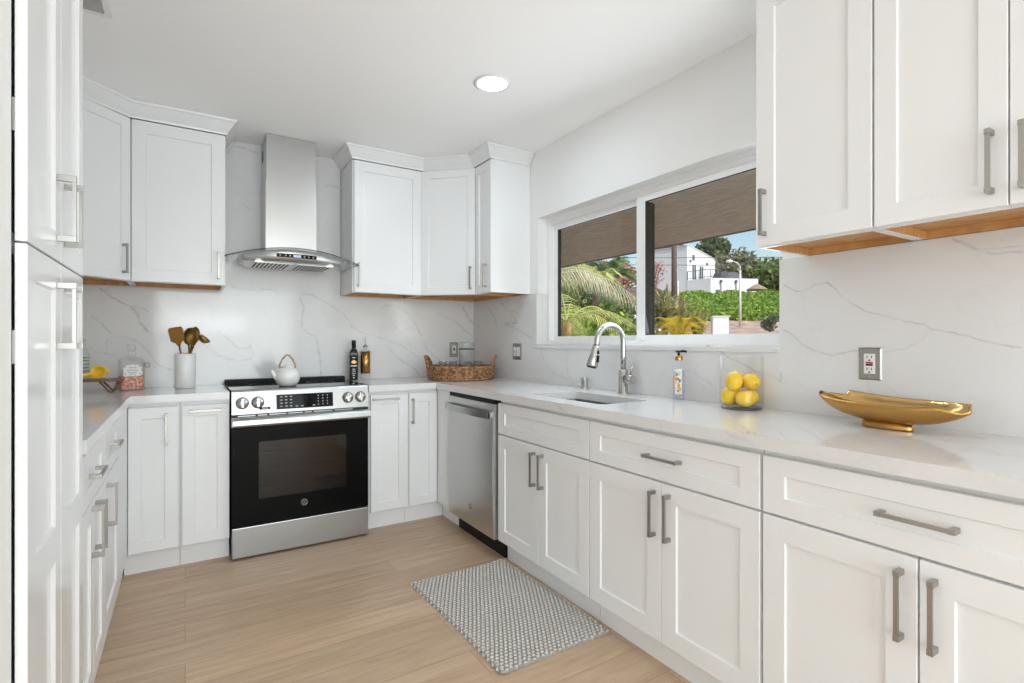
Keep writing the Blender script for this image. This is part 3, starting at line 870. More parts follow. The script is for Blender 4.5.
g = G(); g.box(0.001, 0.405, -0.02, 0.0, 0.117, 0.889, 0.0015); g.build('panel', M['cab'], t)
g = G(); g.box(0.001, 0.465, 0.004, 0.02, 0.0, 0.1145); g.build('toe_kick', M['cab'], t)

# tall pantry cabinet, glossy
PW = 0.607
t = thing('tall_pantry_cabinet', 'tall glossy white pantry cabinet with four doors at the left edge', 'pantry cabinet', (-0.268, 1.272, 0), LZ)
g = G()
g.box(0.001, 0.018, 0.0, 0.588, 0.1, 2.50); g.box(PW - 0.018, PW - 0.001, 0.0, 0.588, 0.0, 2.50)
g.box(0.018, PW - 0.018, 0.0, 0.588, 0.1, 0.12); g.box(0.018, PW - 0.018, 0.0, 0.588, 2.48, 2.50)
g.box(0.018, PW - 0.018, 0.578, 0.588, 0.12, 2.48); g.box(0.018, PW - 0.018, 0.0, 0.02, 1.37, 1.41)
g.build('carcass', M['gloss'], t)
g = G(); g.box(0.02, PW - 0.019, 0.006, 0.022, 0.0, 0.098); g.build('toe_kick', M['gloss'], t)
TT = 0.025
for x0, x1, hx in ((0.0, PW / 2 - 0.0015, 0.262), (PW / 2 + 0.0015, PW, 0.348)):
    for z0, z1, hz, sp in ((0.105, 1.388, 1.268, ((0.722, 0.800),)), (1.392, 2.49, 1.51, ())):
        g = G(); shaker(g, x0, x1, z0, z1, 0.017, 0.058, 0.062, sp)
        o = g.build('door', M['gloss'], t, loc=(0, -0.008, 0), normals=False)
        pull(o, hx, hz, True, 0.150, 0.017, 0.034)
for z in (0.35, 1.20, 1.62, 2.25):
    g = G(); g.box(0.001, 0.012, -0.0075, -0.0005, z - 0.03, z + 0.03); g.build('hinge', M['steel'], t)

# ------------------------------------------------------------------ upper cabinets
UZ0, UZ1 = 1.543, 2.44
UH = UZ1 - UZ0
UF = 3.57            # carcass front of the back uppers
gU = 'upper cabinets around the hood'
def vhandle(x): return (True, x, 0.117, 0.16)
upper_cabinet('upper_cabinet', 'white shaker upper cabinet immediately left of the range hood', (-0.262, UF, UZ0), 0, 0.467, 0.318, UZ0, UZ1,
    [('door', 0.012, 0.461, 0.002, UH - 0.003, vhandle(0.430))], gU)
upper_cabinet('upper_cabinet', 'white shaker upper cabinet immediately right of the range hood', (0.957, UF, UZ0), 0, 0.495, 0.318, UZ0, UZ1,
    [('door', 0.009, 0.490, 0.002, UH - 0.003, vhandle(0.034))], gU)
def corner_upper(label, pts, door_a, door_b, hx, name='corner_upper_cabinet'):
    """pts: plan outline counter-clockwise; door_a -> door_b is the diagonal front, left to right seen from the room."""
    ax, ay = door_a; bx, by = door_b
    ang = math.atan2(by - ay, bx - ax); w = math.hypot(bx - ax, by - ay)
    root = thing(name, label, 'upper cabinet', (ax, ay, UZ0), ang, gU)
    ca, sa = math.cos(ang), math.sin(ang)
    loc = [((x - ax) * ca + (y - ay) * sa, -(x - ax) * sa + (y - ay) * ca) for x, y in pts]
    cx = sum(p[0] for p in loc) / len(loc); cy = sum(p[1] for p in loc) / len(loc)
    inn = [(cx + (x - cx) * 0.95, cy + (y - cy) * 0.95) for x, y in loc]
    g = G(); g.prism(loc, 0.026, UH)
    # skirt below the bottom panel
    n = len(loc)
    ob = [g.bm.verts.new((x, y, 0)) for x, y in loc]; ot = [g.bm.verts.new((x, y, 0.026)) for x, y in loc]
    ib = [g.bm.verts.new((x, y, 0)) for x, y in inn]
    for i in range(n):
        j = (i + 1) % n
        g._f([ob[i], ob[j], ot[j], ot[i]]); g._f([ob[i], ob[j], ib[j], ib[i]])
    g.build('carcass', M['cab'], root)
    g = G()
    it = [g.bm.verts.new((x, y, 0.024)) for x, y in inn]; ib = [g.bm.verts.new((x, y, -0.0005)) for x, y in inn]
    for i in range(n): g._f([ib[i], ib[(i + 1) % n], it[(i + 1) % n], it[i]])
    g._f(it)
    b = g.build('bottom_panel', M['birch'], root); b['label'] = 'bare birch underside'
    front(root, 'door', 0.008, w - 0.008, 0.002, UH - 0.003, vhandle(hx), stile=0.052)
    return root
dd = 0.02 / math.sqrt(2)
A0, A1 = (-0.515 , 3.318), (-0.2635, 3.5695)
corner_upper('white diagonal corner upper cabinet in the left back corner', [A0, A1, (-0.2635, 3.888), (-0.855, 3.888), (-0.855, 3.318)], A0, A1, math.hypot(A1[0] - A0[0], A1[1] - A0[1]) - 0.052)
B0, B1 = (1.4535, 3.5695), (1.7585, 3.285)
corner_upper('white diagonal corner upper cabinet in the right back corner', [B0, B1, (2.058, 3.285), (2.058, 3.888), (1.4535, 3.888)], B0, B1, math.hypot(B1[0] - B0[0], B1[1] - B0[1]) - 0.040)
upper_cabinet('upper_cabinet', 'narrow white upper cabinet left of the window, its side panel facing the camera', (1.7595, 3.284, UZ0), RZ, 0.232, 0.299, UZ0, UZ1,
    [('door', 0.012, 0.2315, 0.002, UH - 0.003, vhandle(0.172), 0.02, 0.05, 0.06)], gU)
gN = 'upper cabinets right of the window'
upper_cabinet('upper_cabinet', 'white single door upper cabinet adjoining the right side of the window', (1.74, 1.119, UZ0), RZ, 0.374, 0.318, UZ0, UZ1,
    [('door', 0.002, 0.372, 0.004, UH - 0.003, vhandle(0.036))], gN)
upper_cabinet('upper_cabinet', 'white double door upper cabinet at the near end above the gold bowl', (1.74, 0.7445, UZ0), RZ, 0.602, 0.318, UZ0, UZ1,
    [('door', 0.003, 0.299, 0.004, UH - 0.003, vhandle(0.268)), ('door', 0.302, 0.600, 0.004, UH - 0.003, vhandle(0.330))], gN)

def crown(label, path):
    """Cove crown moulding swept along the cabinet tops; the room lies to the right of the path."""
    prof = [(0.0, UZ1 + 0.0005), (0.006, UZ1 + 0.0005), (0.008, UZ1 + 0.012), (0.030, UZ1 + 0.040), (0.048, UZ1 + 0.066), (0.056, UZ1 + 0.072), (0.058, UZ1 + 0.0835), (0.0, UZ1 + 0.0835)]
    g = G()
    n = len(path)
    rings = []
    for i, (x, y) in enumerate(path):
        ns = []
        for a, b in ((i - 1, i), (i, i + 1)):
            if 0 <= a and b < n:
                dx, dy = path[b][0] - path[a][0], path[b][1] - path[a][1]
                l = math.hypot(dx, dy); ns.append((dy / l, -dx / l))
        if len(ns) == 2:
            mx, my = ns[0][0] + ns[1][0], ns[0][1] + ns[1][1]
            k = 2.0 / (mx * mx + my * my); mx, my = mx * k, my * k
        else: mx, my = ns[0]
        rings.append([g.bm.verts.new((x + mx * o, y + my * o, z)) for o, z in prof])
    m = len(prof)
    for A, B in zip(rings, rings[1:]):
        for k in range(m): g._f([A[k], A[(k + 1) % m], B[(k + 1) % m], B[k]])
    g._f(rings[0]); g._f(rings[-1])
    o = g.build('crown_moulding', M['cab'])
    return tag(o, label, 'moulding', 'crown mouldings on the upper cabinets')
crown('white crown moulding over the upper cabinets left of the hood', [(-0.513, 3.312), (-0.262, 3.550), (0.2055, 3.550), (0.2055, 3.866)])
crown('white crown moulding over the upper cabinets between hood and window', [(0.9565, 3.866), (0.9565, 3.550), (1.463, 3.550), (1.7385, 3.293), (1.7385, 3.052), (2.056, 3.052)])
crown('white crown moulding over the upper cabinets right of the window', [(2.056, 1.1195), (1.720, 1.1195), (1.720, 0.143)])

# ------------------------------------------------------------------ quartz worktops
CZ0, CZ1 = 0.892, 0.932
hole = rrect(1.555, 1.850, 1.745, 2.295, 0.022)
g = G(); uvl = g.bm.loops.layers.uv.new('UVMap')
g.prism([(0.979, 3.265), (1.435, 3.265), (1.435, 0.130), (2.058, 0.130), (2.058, 3.888), (0.979, 3.888)], CZ0, CZ1, [hole])
bmesh.ops.recalc_face_normals(g.bm, faces=g.bm.faces)
vein_strips(g, VEINS_TOP, lambda a, b, k: (max(a, 1.4375), b, CZ1 + 0.0003 + k), uvl, rng0)
vein_strips(g, [(5.5, .5, [(1.98, .922), (1.955, .908), (1.962, .902)]), (5.5, .45, [(1.92, .925), (1.90, .915), (1.86, .90)]), (6, .4, [(1.04, .925), (.99, .915), (.94, .902)])], lambda a, b, k: (1.4347 - k, a, min(b, 0.931)), uvl, rng0)
o = g.build('worktop', [M['quartz'], M['vein']], normals=False)
tag(o, 'white veined quartz worktop under the window with the sink cut-out', 'worktop')
g = G()
g.prism([(0.207, 3.888), (-0.858, 3.888), (-0.858, 1.884), (-0.235, 1.884), (-0.235, 3.265), (0.207, 3.265)], CZ0, CZ1)
o = g.build('worktop', M['quartz'])
tag(o, 'white quartz worktop left of the range, holding the utensil crock', 'worktop')

# ------------------------------------------------------------------ round script emblem on the appliances
def emblem(parent, x, y, z, r):
    g = G()
    g.tube([(x + r * math.cos(a), y, z + r * math.sin(a)) for a in np.linspace(0, 2 * PI, 33)], r * 0.10, 6, caps=False)
    def curl(pts, k=0.075): g.tube([(x + r * a, y - 0.0002, z + r * b) for a, b in pts], r * k, 6)
    # two looping script letters inside the ring
    curl([(-0.08, 0.34), (-0.22, 0.50), (-0.46, 0.42), (-0.58, 0.10), (-0.50, -0.30), (-0.26, -0.44), (-0.08, -0.22), (-0.08, 0.06), (-0.24, 0.10), (-0.30, -0.02)])
    curl([(-0.08, -0.02), (-0.16, -0.46), (-0.34, -0.66), (-0.46, -0.52)])
    curl([(0.50, 0.30), (0.36, 0.48), (0.14, 0.40), (0.12, 0.16), (0.34, 0.04), (0.12, -0.06), (0.08, -0.34), (0.30, -0.50), (0.56, -0.28)])
    curl([(0.56, -0.28), (0.70, -0.05)])
    for a in (45, 135, 225, 315):
        c, s = math.cos(R(a)), math.sin(R(a))
        curl([(0.70 * c - 0.12 * s, 0.70 * s + 0.12 * c), (0.86 * c, 0.86 * s), (0.70 * c + 0.12 * s, 0.70 * s - 0.12 * c)], 0.05)
    o = g.build('logo_badge', M['chrome'], parent)
    o['label'] = 'small round silver script emblem'
    return o

# ------------------------------------------------------------------ range (front plane at local y = 0)
rg = thing('slide_in_range', 'stainless steel slide-in electric range with black glass oven door', 'range', (0.216, 3.25, 0))
RW = 0.754
g = G()
g.box(0.002, RW - 0.002, 0.03, 0.58, 0.035, 0.800); g.box(0.012, RW - 0.012, 0.03, 0.58, 0.80, 0.915)
g.build('body', M['black'], rg)
g = G(); g.box(-0.003, RW + 0.003, 0.028, 0.555, 0.9335, 0.9405, 0.001); g.build('cooktop', M['blackglass'], rg)
for cx, cy, r in ((0.20, 0.17, 0.105), (0.55, 0.17, 0.115), (0.20, 0.40, 0.075), (0.55, 0.40, 0.085)):
    g = G(); g.lathe([(r, 0.9408), (r - 0.002, 0.9408)], (cx, cy, 0), 40); g.build('burner_ring', M['ink'], rg)
g = G(); g.box(0.0, RW, 0.556, 0.618, 0.930, 0.963, 0.004)
for i in range(24): g.box(0.06 + i * 0.027, 0.078 + i * 0.027, 0.570, 0.600, 0.9628, 0.9640)
g.build('rear_vent_trim', M['black'], rg)
g = G()
prof = [(-0.010, 0.806), (0.006, 0.929), (0.010, 0.936), (0.0275, 0.9395), (0.0275, 0.806)]
g.extrude(prof, 'x', 0.0, RW); g.build('control_panel', M['steel'], rg)
SL = math.atan2(0.016, 0.123)
def on_panel(u, z):            # a point on the sloped control panel
    return (u, -0.010 + 0.016 * (z - 0.806) / 0.123, z)
g = G()
g.extrude([(on_panel(0, 0.822)[1] - 0.0012, 0.822), (on_panel(0, 0.905)[1] - 0.0012, 0.905), (on_panel(0, 0.905)[1] + 0.004, 0.905), (on_panel(0, 0.822)[1] + 0.004, 0.822)], 'x', 0.226, 0.540)
dsp = g.build('display', M['ovenblack'], rg)
def tick(u, z, w, h):
    y = on_panel(u, z)[1] - 0.0016
    g = G(); g.box(u - w / 2, u + w / 2, y - 0.0002, y + 0.0004, z - h / 2, z + h / 2); g.build('key_print', M['ink'], dsp)
for i in range(3):
    for j in range(4): tick(0.252 + i * 0.026, 0.892 - j * 0.018, 0.013, 0.005)
for i in range(3):
    for j in range(4): tick(0.455 + i * 0.026, 0.890 - j * 0.017, 0.005, 0.006)
for u in (0.335, 0.365, 0.43): tick(u, 0.835, 0.014, 0.005)
g = G()
for u in (0.166,):
    y = on_panel(u, 0.833)[1]
    g.box(u - 0.028, u + 0.028, y - 0.0018, y - 0.0006, 0.8265, 0.8395)
bd = g.build('sticker', M['paperdark'], rg)
g = G(); y = on_panel(0, 0.833)[1]; g.box(0.132, 0.139, y - 0.0018, y - 0.0006, 0.828, 0.838); g.box(0.152, 0.182, y - 0.0022, y - 0.0016, 0.831, 0.835); g.build('sticker_print', M['inkwhite'], bd)
for u in (0.052, 0.130, 0.628, 0.704):
    g = G()
    g.lathe([(0.0, 0.0), (0.0335, 0.0), (0.0335, 0.004), (0.030, 0.006), (0.028, 0.020), (0.026, 0.024), (0.0, 0.024)], seg=32)
    g.box(-0.0065, 0.0065, -0.026, 0.026, 0.023, 0.034, 0.002)
    k = g.build('knob', M['chrome'], rg, on_panel(u, 0.868), (R(90) - SL, 0, 0))
    g = G(); g.box(-0.0012, 0.0012, 0.006, 0.025, 0.0338, 0.0345); g.build('pointer', M['black'], k)
# vent slot between panel and door
g = G(); g.box(0.0, RW, 0.002, 0.029, 0.788, 0.8055); g.build('vent_gap', M['dark'], rg)
g = G()
x = 0.03
for w, hgt in ((0.10, 0), (0.06, 1), (0.10, 0), (0.09, 1), (0.05, 0), (0.12, 0), (0.12, 1)):
    g.box(x, x + w - 0.012, -0.002, 0.002, 0.7925, 0.7985); x += w
g.build('vent_bars', M['steel'], rg)
# door: black glass frame round a tinted window, cavity and racks behind
wx0, wx1, wz0, wz1 = 0.135, 0.622, 0.322, 0.645
g2 = G()
for a in ((0.0, wx0, 0.185, 0.735), (wx1, RW, 0.185, 0.735), (wx0, wx1, 0.185, wz0), (wx0, wx1, wz1, 0.735)):
    g2.box(a[0], a[1], 0.0, 0.028, a[2], a[3])
dr = g2.build('oven_door', M['ovenblack'], rg)
g = G(); g.box(0.0, RW, -0.001, 0.028, 0.7355, 0.787, 0.001); g.build('door_top_rail', M['steel'], dr)
g = G(); g.box(wx0, wx1, 0.001, 0.004, wz0, wz1); g.build('oven_window', M['oven_glass'], dr)
g = G()
g.box(wx0 + 0.001, wx1 - 0.001, 0.0275, 0.0285, wz0, wz1)
g.build('oven_interior', M['cavity'], dr)
g = G()
for z in (0.39, 0.485, 0.575):
    g.tube([(wx0 + 0.004, 0.012, z), (wx1 - 0.004, 0.012, z)], 0.0022, 6)
    g.tube([(wx0 + 0.004, 0.020, z + 0.010), (wx1 - 0.004, 0.020, z + 0.010)], 0.0014, 6)
g.build('oven_rack', M['chrome'], dr)
g = G()
g.extrude([(-0.055, 0.742), (-0.060, 0.752), (-0.058, 0.776), (-0.050, 0.786), (-0.040, 0.788), (-0.038, 0.778), (-0.044, 0.768), (-0.045, 0.750), (-0.044, 0.742)], 'x', 0.002, RW - 0.002)
for x in (0.004, RW - 0.034): g.box(x, x + 0.03, -0.046, -0.0012, 0.752, 0.784)
g.build('handle', M['steel'], dr)
emblem(dr, 0.377, -0.001, 0.268, 0.0175)
g = G(); g.box(0.002, RW - 0.002, -0.006, 0.029, 0.012, 0.178, 0.004); g.build('storage_drawer', M['steel'], rg)
for x, y in ((0.05, 0.08), (RW - 0.05, 0.08), (0.05, 0.52), (RW - 0.05, 0.52)):
    g = G(); g.cyl((x, y, 0.0), (x, y, 0.0345), 0.018, 14); g.build('foot', M['black'], rg)

# ------------------------------------------------------------------ dishwasher
dw = thing('dishwasher', 'stainless steel dishwasher with curved bar handle in the corner', 'dishwasher', (1.46, 3.082, 0), RZ)
DW = 0.592
g = G(); g.box(0.003, DW - 0.003, 0.03, 0.56, 0.10, 0.884); g.build('tub', M['black'], dw)
g = G()
# front panel with a slight outward belly
pr = []
for i in range(13):
    z = 0.115 + (0.862 - 0.115) * i / 12
    pr.append((-0.018 - 0.010 * math.sin(PI * i / 12) ** 0.7 if 0 < i < 12 else -0.016, z))
g.extrude(pr + [(0.028, 0.862), (0.028, 0.115)], 'x', 0.004, DW - 0.006, smooth=False); fp = g.build('door_panel', M['steelv'], dw)
g = G(); g.box(0.004, DW - 0.006, -0.010, 0.028, 0.8625, 0.888); g.build('control_edge', M['black'], dw)
g = G()
N = 16
for i in range(N):
    t0, t1 = i / N, (i + 1) / N
    def pt(t): return 0.012 + (DW - 0.035) * t, -0.045 - 0.022 * math.sin(PI * t)
    (xa, ya), (xb, yb) = pt(t0), pt(t1)
    vs = [g.bm.verts.new(p) for p in ((xa, ya, 0.782), (xb, yb, 0.782), (xb, yb, 0.823), (xa, ya, 0.823), (xa, ya + 0.010, 0.782), (xb, yb + 0.010, 0.782), (xb, yb + 0.010, 0.823), (xa, ya + 0.010, 0.823))]
    for q in ((0, 1, 2, 3), (5, 4, 7, 6), (3, 2, 6, 7), (1, 0, 4, 5)): g._f([vs[k] for k in q])
    if i == 0: g._f([vs[k] for k in (0, 3, 7, 4)])
    if i == N - 1: g._f([vs[k] for k in (1, 5, 6, 2)])
for x in (0.012, DW - 0.048): g.box(x, x + 0.025, -0.046, -0.0195, 0.785, 0.820)
g.build('handle', M['steel'], dw)
emblem(fp, 0.315, -0.026, 0.232, 0.017)
g = G(); g.box(0.004, DW - 0.006, 0.055, 0.075, 0.002, 0.0995); g.build('toe_panel', M['black'], dw)
g = G(); g.box(0.23, 0.27, -0.0185, -0.0165, 0.845, 0.849); g.build('print', M['ink'], fp)

# ------------------------------------------------------------------ range hood
hd = thing('range_hood', 'stainless chimney range hood with arched glass canopy over the range', 'range hood', (0.581, 3.868, 1.69))
g = G(); g.box(-0.1525, 0.1525, -0.262, -0.002, 0.085, 0.54); g.build('chimney', M['steelv'], hd)
g = G(); g.box(-0.1475, 0.1475, -0.257, -0.003, 0.5405, 0.832)
cu = g.build('upper_chimney', M['steelv'], hd)
g = G()
for i in range(4): g.box(-0.1482, -0.1476, -0.105 + i * 0.018, -0.095 + i * 0.018, 0.70, 0.775)
g.build('side_vent', M['dark'], cu)
def arc_plan(hw, yc, ye, n=24):
    return [(-hw + 2 * hw * i / n, ye + (yc - ye) * (1 - (2 * i / n - 1) ** 2)) for i in range(n + 1)]
def zglass(x): return 0.078 - 0.062 * (x / 0.385) ** 2
g = G()
NX, NY = 32, 6
top, bot = [], []
for i in range(NX + 1):
    x = -0.388 + 0.776 * i / NX
    yf = -0.505 + 0.085 * (x / 0.388) ** 2
    def xn(j, yf=None):
        y = yf + (-0.003 - yf) * j / NY
        return x * (1.0 if y < -0.40 else 0.955)
    top.append([g.bm.verts.new((xn(j, yf), yf + (-0.003 - yf) * j / NY, zglass(x) + 0.007)) for j in range(NY + 1)])
    bot.append([g.bm.verts.new((xn(j, yf), yf + (-0.003 - yf) * j / NY, zglass(x))) for j in range(NY + 1)])
for i in range(NX):
    for j in range(NY):
        g._f([top[i][j], top[i + 1][j], top[i + 1][j + 1], top[i][j + 1]], True); g._f([bot[i][j], bot[i][j + 1], bot[i + 1][j + 1], bot[i + 1][j]], True)
g.mi = 1
for i in range(NX): g._f([top[i][0], bot[i][0], bot[i + 1][0], top[i + 1][0]]); 
for i in (0, NX):
    for j in range(NY): g._f([top[i][j], top[i][j + 1], bot[i][j + 1], bot[i][j]])
gc = g.build('glass_canopy', [thin_glass('hood_glass', (0.975, 0.98, 0.98), 0.8), M['edgeglass']], hd)
# steel body under the glass: its front bows out and its top follows the arch
g = G()
NB = 20
hw = 0.293
f0, f1, b0, b1 = [], [], [], []
for i in range(NB + 1):
    x = -hw + 2 * hw * i / NB
    k = 1 - (x / hw) ** 2
    yf = -0.395 - 0.075 * k
    xb = x * 0.84
    f1.append(g.bm.verts.new((x, yf, zglass(x) - 0.0005)))
    f0.append(g.bm.verts.new((x * 0.985, yf + 0.016, 0.004)))
    b1.append(g.bm.verts.new((x, -0.004, zglass(x) - 0.0005)))
    b0.append(g.bm.verts.new((xb, -0.045, 0.004)))
for i in range(NB):
    g._f([f0[i], f0[i + 1], f1[i + 1], f1[i]], True); g._f([b0[i], b1[i], b1[i + 1], b0[i + 1]])
    g._f([f1[i], f1[i + 1], b1[i + 1], b1[i]]); g._f([f0[i], b0[i], b0[i + 1], f0[i + 1]])
for i in (0, NB): g._f([f0[i], f1[i], b1[i], b0[i]])
hb = g.build('hood_body', M['hoodsteel'], hd)
for sgn in (-1, 1):
    g = G()
    xa = 0.012 if sgn > 0 else -0.232
    g.box(xa, xa + 0.22, -0.385, -0.085, -0.001, 0.0035, 0.001)
    fl = g.build('grease_filter', M['hoodsteel'], hd)
    g = G()
    for i in range(9): g.box(xa + 0.012 + i * 0.0225, xa + 0.023 + i * 0.0225, -0.365, -0.11, -0.0018, -0.0009)
    g.build('filter_slots', M['dark'], fl)
    g = G(); g.lathe([(0.0, 0.0), (0.020, 0.0), (0.023, 0.003), (0.023, 0.006)], (sgn * 0.205, -0.412 + 0.012, -0.002), 24); hl = g.build('hood_lamp', M['hoodlamp'], hd)
g = G()
def hoody(x, z):
    k = 1 - (x / hw) ** 2
    return -0.395 - 0.075 * k + 0.016 * (1 - (z - 0.004) / (zglass(x) - 0.0045))
NS = 8
for i in range(NS):
    xa, xb = -0.115 + 0.23 * i / NS, -0.115 + 0.23 * (i + 1) / NS
    g.quad((xa, hoody(xa, 0.030) - 0.001, 0.030), (xb, hoody(xb, 0.030) - 0.001, 0.030), (xb, hoody(xb, 0.052) - 0.001, 0.052), (xa, hoody(xa, 0.052) - 0.001, 0.052))
ds = g.build('control_strip', M['blackglass'], hd)
g = G(); g.box(-0.022, 0.022, hoody(0.0, 0.041) - 0.0022, hoody(0, 0.041) - 0.0004, 0.033, 0.049); g.build('display', M['screen'], ds)
for x in (-0.095, -0.065, -0.04, 0.042, 0.068, 0.095):
    g = G(); g.box(x - 0.004, x + 0.004, hoody(x, 0.041) - 0.0022, hoody(x, 0.041) - 0.0005, 0.037, 0.045); g.build('button_print', M['ink'], ds)

# ------------------------------------------------------------------ sink, faucet, air gap
sk = thing('undermount_sink', 'stainless steel undermount sink below the window', 'sink', (1.70, 2.02, 0.89))
def sinkloop(i): return rrect(-0.149 + i, 0.154 - i, -0.279 + i, 0.279 - i, 0.025)
g = G()
LP = []
for ins, z in ((0.0008, 0.030), (0.0022, 0.030), (0.0024, 0.0), (0.006, -0.19), (0.03, -0.215), (0.10, -0.218)):
    pts = rrect(-0.149 + ins, 0.154 - ins, -0.279 + ins, 0.279 - ins, 0.024)
    LP.append([g.bm.verts.new((x, y, z)) for x, y in pts])
for A, B in zip(LP, LP[1:]):
    n = len(A)
    for i in range(n): g._f([A[i], A[(i + 1) % n], B[(i + 1) % n], B[i]], True)
g._f(LP[-1])
g.build('basin', M['sinksteel'], sk)
g = G(); g.lathe([(0.0, 0.002), (0.028, 0.002), (0.030, 0.005), (0.040, 0.006), (0.044, 0.001)], (0.0, 0.0, -0.2175), 28); g.build('drain', M['chrome'], sk)

fc = thing('kitchen_faucet', 'brushed nickel gooseneck pull-down faucet behind the sink', 'faucet', (1.985, 2.055, 0.932))
g = G(); g.lathe([(0.0, 0.0), (0.030, 0.0), (0.030, 0.005), (0.025, 0.010), (0.0245, 0.125), (0.019, 0.130), (0.0, 0.130)], seg=28); g.build('body', M['chrome'], fc)
g = G()
pts = [(0, 0, 0.128), (0, 0, 0.20), (0, 0, 0.275)]
for i in range(1, 19):
    a = PI * 1.03 * i / 18
    pts.append((-0.092 + 0.092 * math.cos(a), 0.0, 0.275 + 0.088 * math.sin(a)))
pts.append((-0.192, 0, 0.255))
g.tube(pts, 0.0145, 14); g.build('gooseneck', M['chrome'], fc)
g = G()
a = Vector((-0.192, 0, 0.256)); d = Vector((-0.26, 0, -1)).normalized()
g.tube([a, a + d * 0.012, a + d * 0.05, a + d * 0.105, a + d * 0.112], [0.0165, 0.0165, 0.020, 0.030, 0.027], 20)
sh = g.build('spray_head', M['chrome'], fc)
g = G(); g.tube([a + d * 0.110, a + d * 0.115], [0.025, 0.024], 20)
off = Vector((0.010, -0.0185, 0)); g.tube([a + d * 0.028 + off * 0.95, a + d * 0.044 + off], [0.006, 0.006], 8); g.tube([a + d * 0.052 + off * 1.1, a + d * 0.088 + off * 1.32], [0.007, 0.007], 8)
g.build('spray_button', M['black'], sh)
g = G(); g.cyl((0, -0.018, 0.078), (0, -0.072, 0.078), 0.0245, 22); hv = g.build('valve_hub', M['chrome'], fc)
g = G(); g.tube([(0, -0.056, 0.098), (0.002, -0.058, 0.135), (0.004, -0.064, 0.168)], [0.006, 0.005, 0.0045], 10); g.build('lever', M['chrome'], hv)

ag = thing('air_gap', 'short brushed nickel air gap cap standing left of the faucet', 'air gap', (1.995, 2.385, 0.932))
g = G(); g.lathe([(0.0, 0.0), (0.024, 0.0), (0.024, 0.004), (0.0205, 0.006), (0.0205, 0.058), (0.017, 0.066), (0.0, 0.066)], seg=26); g.build('cap', M['chrome'], ag)
g = G()
for i in range(4): g.tube([(-0.0205 * math.cos(R(40)) , -0.0205 * math.sin(R(40)) + 0.0, 0.02 + i * 0.009), (-0.0208 * math.cos(R(20)), -0.0208 * math.sin(R(20)), 0.02 + i * 0.009)], 0.0016, 6)
g.build('slots', M['dark'], ag)

# ------------------------------------------------------------------ outlets and switches
def wall_plate(name, label, loc, rot, w, h, inner):
    t = thing(name, label, 'outlet' if 'outlet' in name else 'light switch', loc, rot)
    g = G()
    a = [g.bm.verts.new(p) for p in ((-w / 2, -0.0006, -h / 2), (w / 2, -0.0006, -h / 2), (w / 2, -0.0006, h / 2), (-w / 2, -0.0006, h / 2))]
    b = [g.bm.verts.new(p) for p in ((-w / 2 + .005, -0.006, -h / 2 + .005), (w / 2 - .005, -0.006, -h / 2 + .005), (w / 2 - .005, -0.006, h / 2 - .005), (-w / 2 + .005, -0.006, h / 2 - .005))]
    g._f(b); g._f(a)
    for i in range(4): g._f([a[i], a[(i + 1) % 4], b[(i + 1) % 4], b[i]])
    g.build('plate', M['plate'], t)
    inner(t)
    for s in (-1, 1):
        g = G(); g.cyl((0, -0.0058, s * (h / 2 - 0.014)), (0, -0.0072, s * (h / 2 - 0.014)), 0.0028, 10); g.build('screw', M['chrome'], t)
    return t
def gfci(t):
    g = G(); g.box(-0.0175, 0.0175, -0.009, -0.0062, -0.035, 0.035, 0.001); f = g.build('socket', M['socket'], t)
    g = G()
    for s in (-1, 1):
        for x in (-0.007, 0.007): g.box(x - 0.0012, x + 0.0012, -0.0096, -0.0088, s * 0.021 - 0.001, s * 0.021 + 0.007)
        g.box(-0.0025, 0.0025, -0.0096, -0.0088, s * 0.021 - 0.011, s * 0.021 - 0.006)
    g.build('slots', M['dark'], f)
    g = G(); g.box(-0.011, 0.011, -0.0105, -0.0088, 0.0008, 0.0068); g.build('reset_button', M['red'], f)
    g = G(); g.box(-0.011, 0.011, -0.0105, -0.0088, -0.0068, -0.0008); g.build('test_button', M['black'], f)
def one_socket(t):
    g = G(); g.box(-0.0165, 0.0165, -0.009, -0.0062, -0.033, 0.033, 0.001); f = g.build('socket', M['socket'], t)
    g = G(); g.box(-0.007, 0.007, -0.0098, -0.0088, -0.008, 0.012); g.build('slots', M['dark'], f)
def two_rockers(t):
    for x in (-0.023, 0.023):
        g = G(); g.box(x - 0.0165, x + 0.0165, -0.0092, -0.0062, -0.033, 0.033, 0.001); f = g.build('rocker', M['socket'], t)
        if x < 0:
            g = G(); g.box(x - 0.005, x + 0.005, -0.0102, -0.0090, -0.010, 0.010); g.build('slots', M['ink'], f)
wall_plate('wall_outlet', 'pewter plated wall outlet with red reset button above the gold bowl', (SPX, 0.890, 1.132), RZ, 0.074, 0.114, gfci)
wall_plate('wall_outlet', 'small pewter plated wall outlet on the back wall behind the glass pitcher', (1.857, SPY, 1.145), 0, 0.074, 0.118, one_socket)
wall_plate('wall_switch', 'pewter plated double wall switch between corner and window', (SPX, 3.190, 1.137), RZ, 0.116, 0.118, two_rockers)

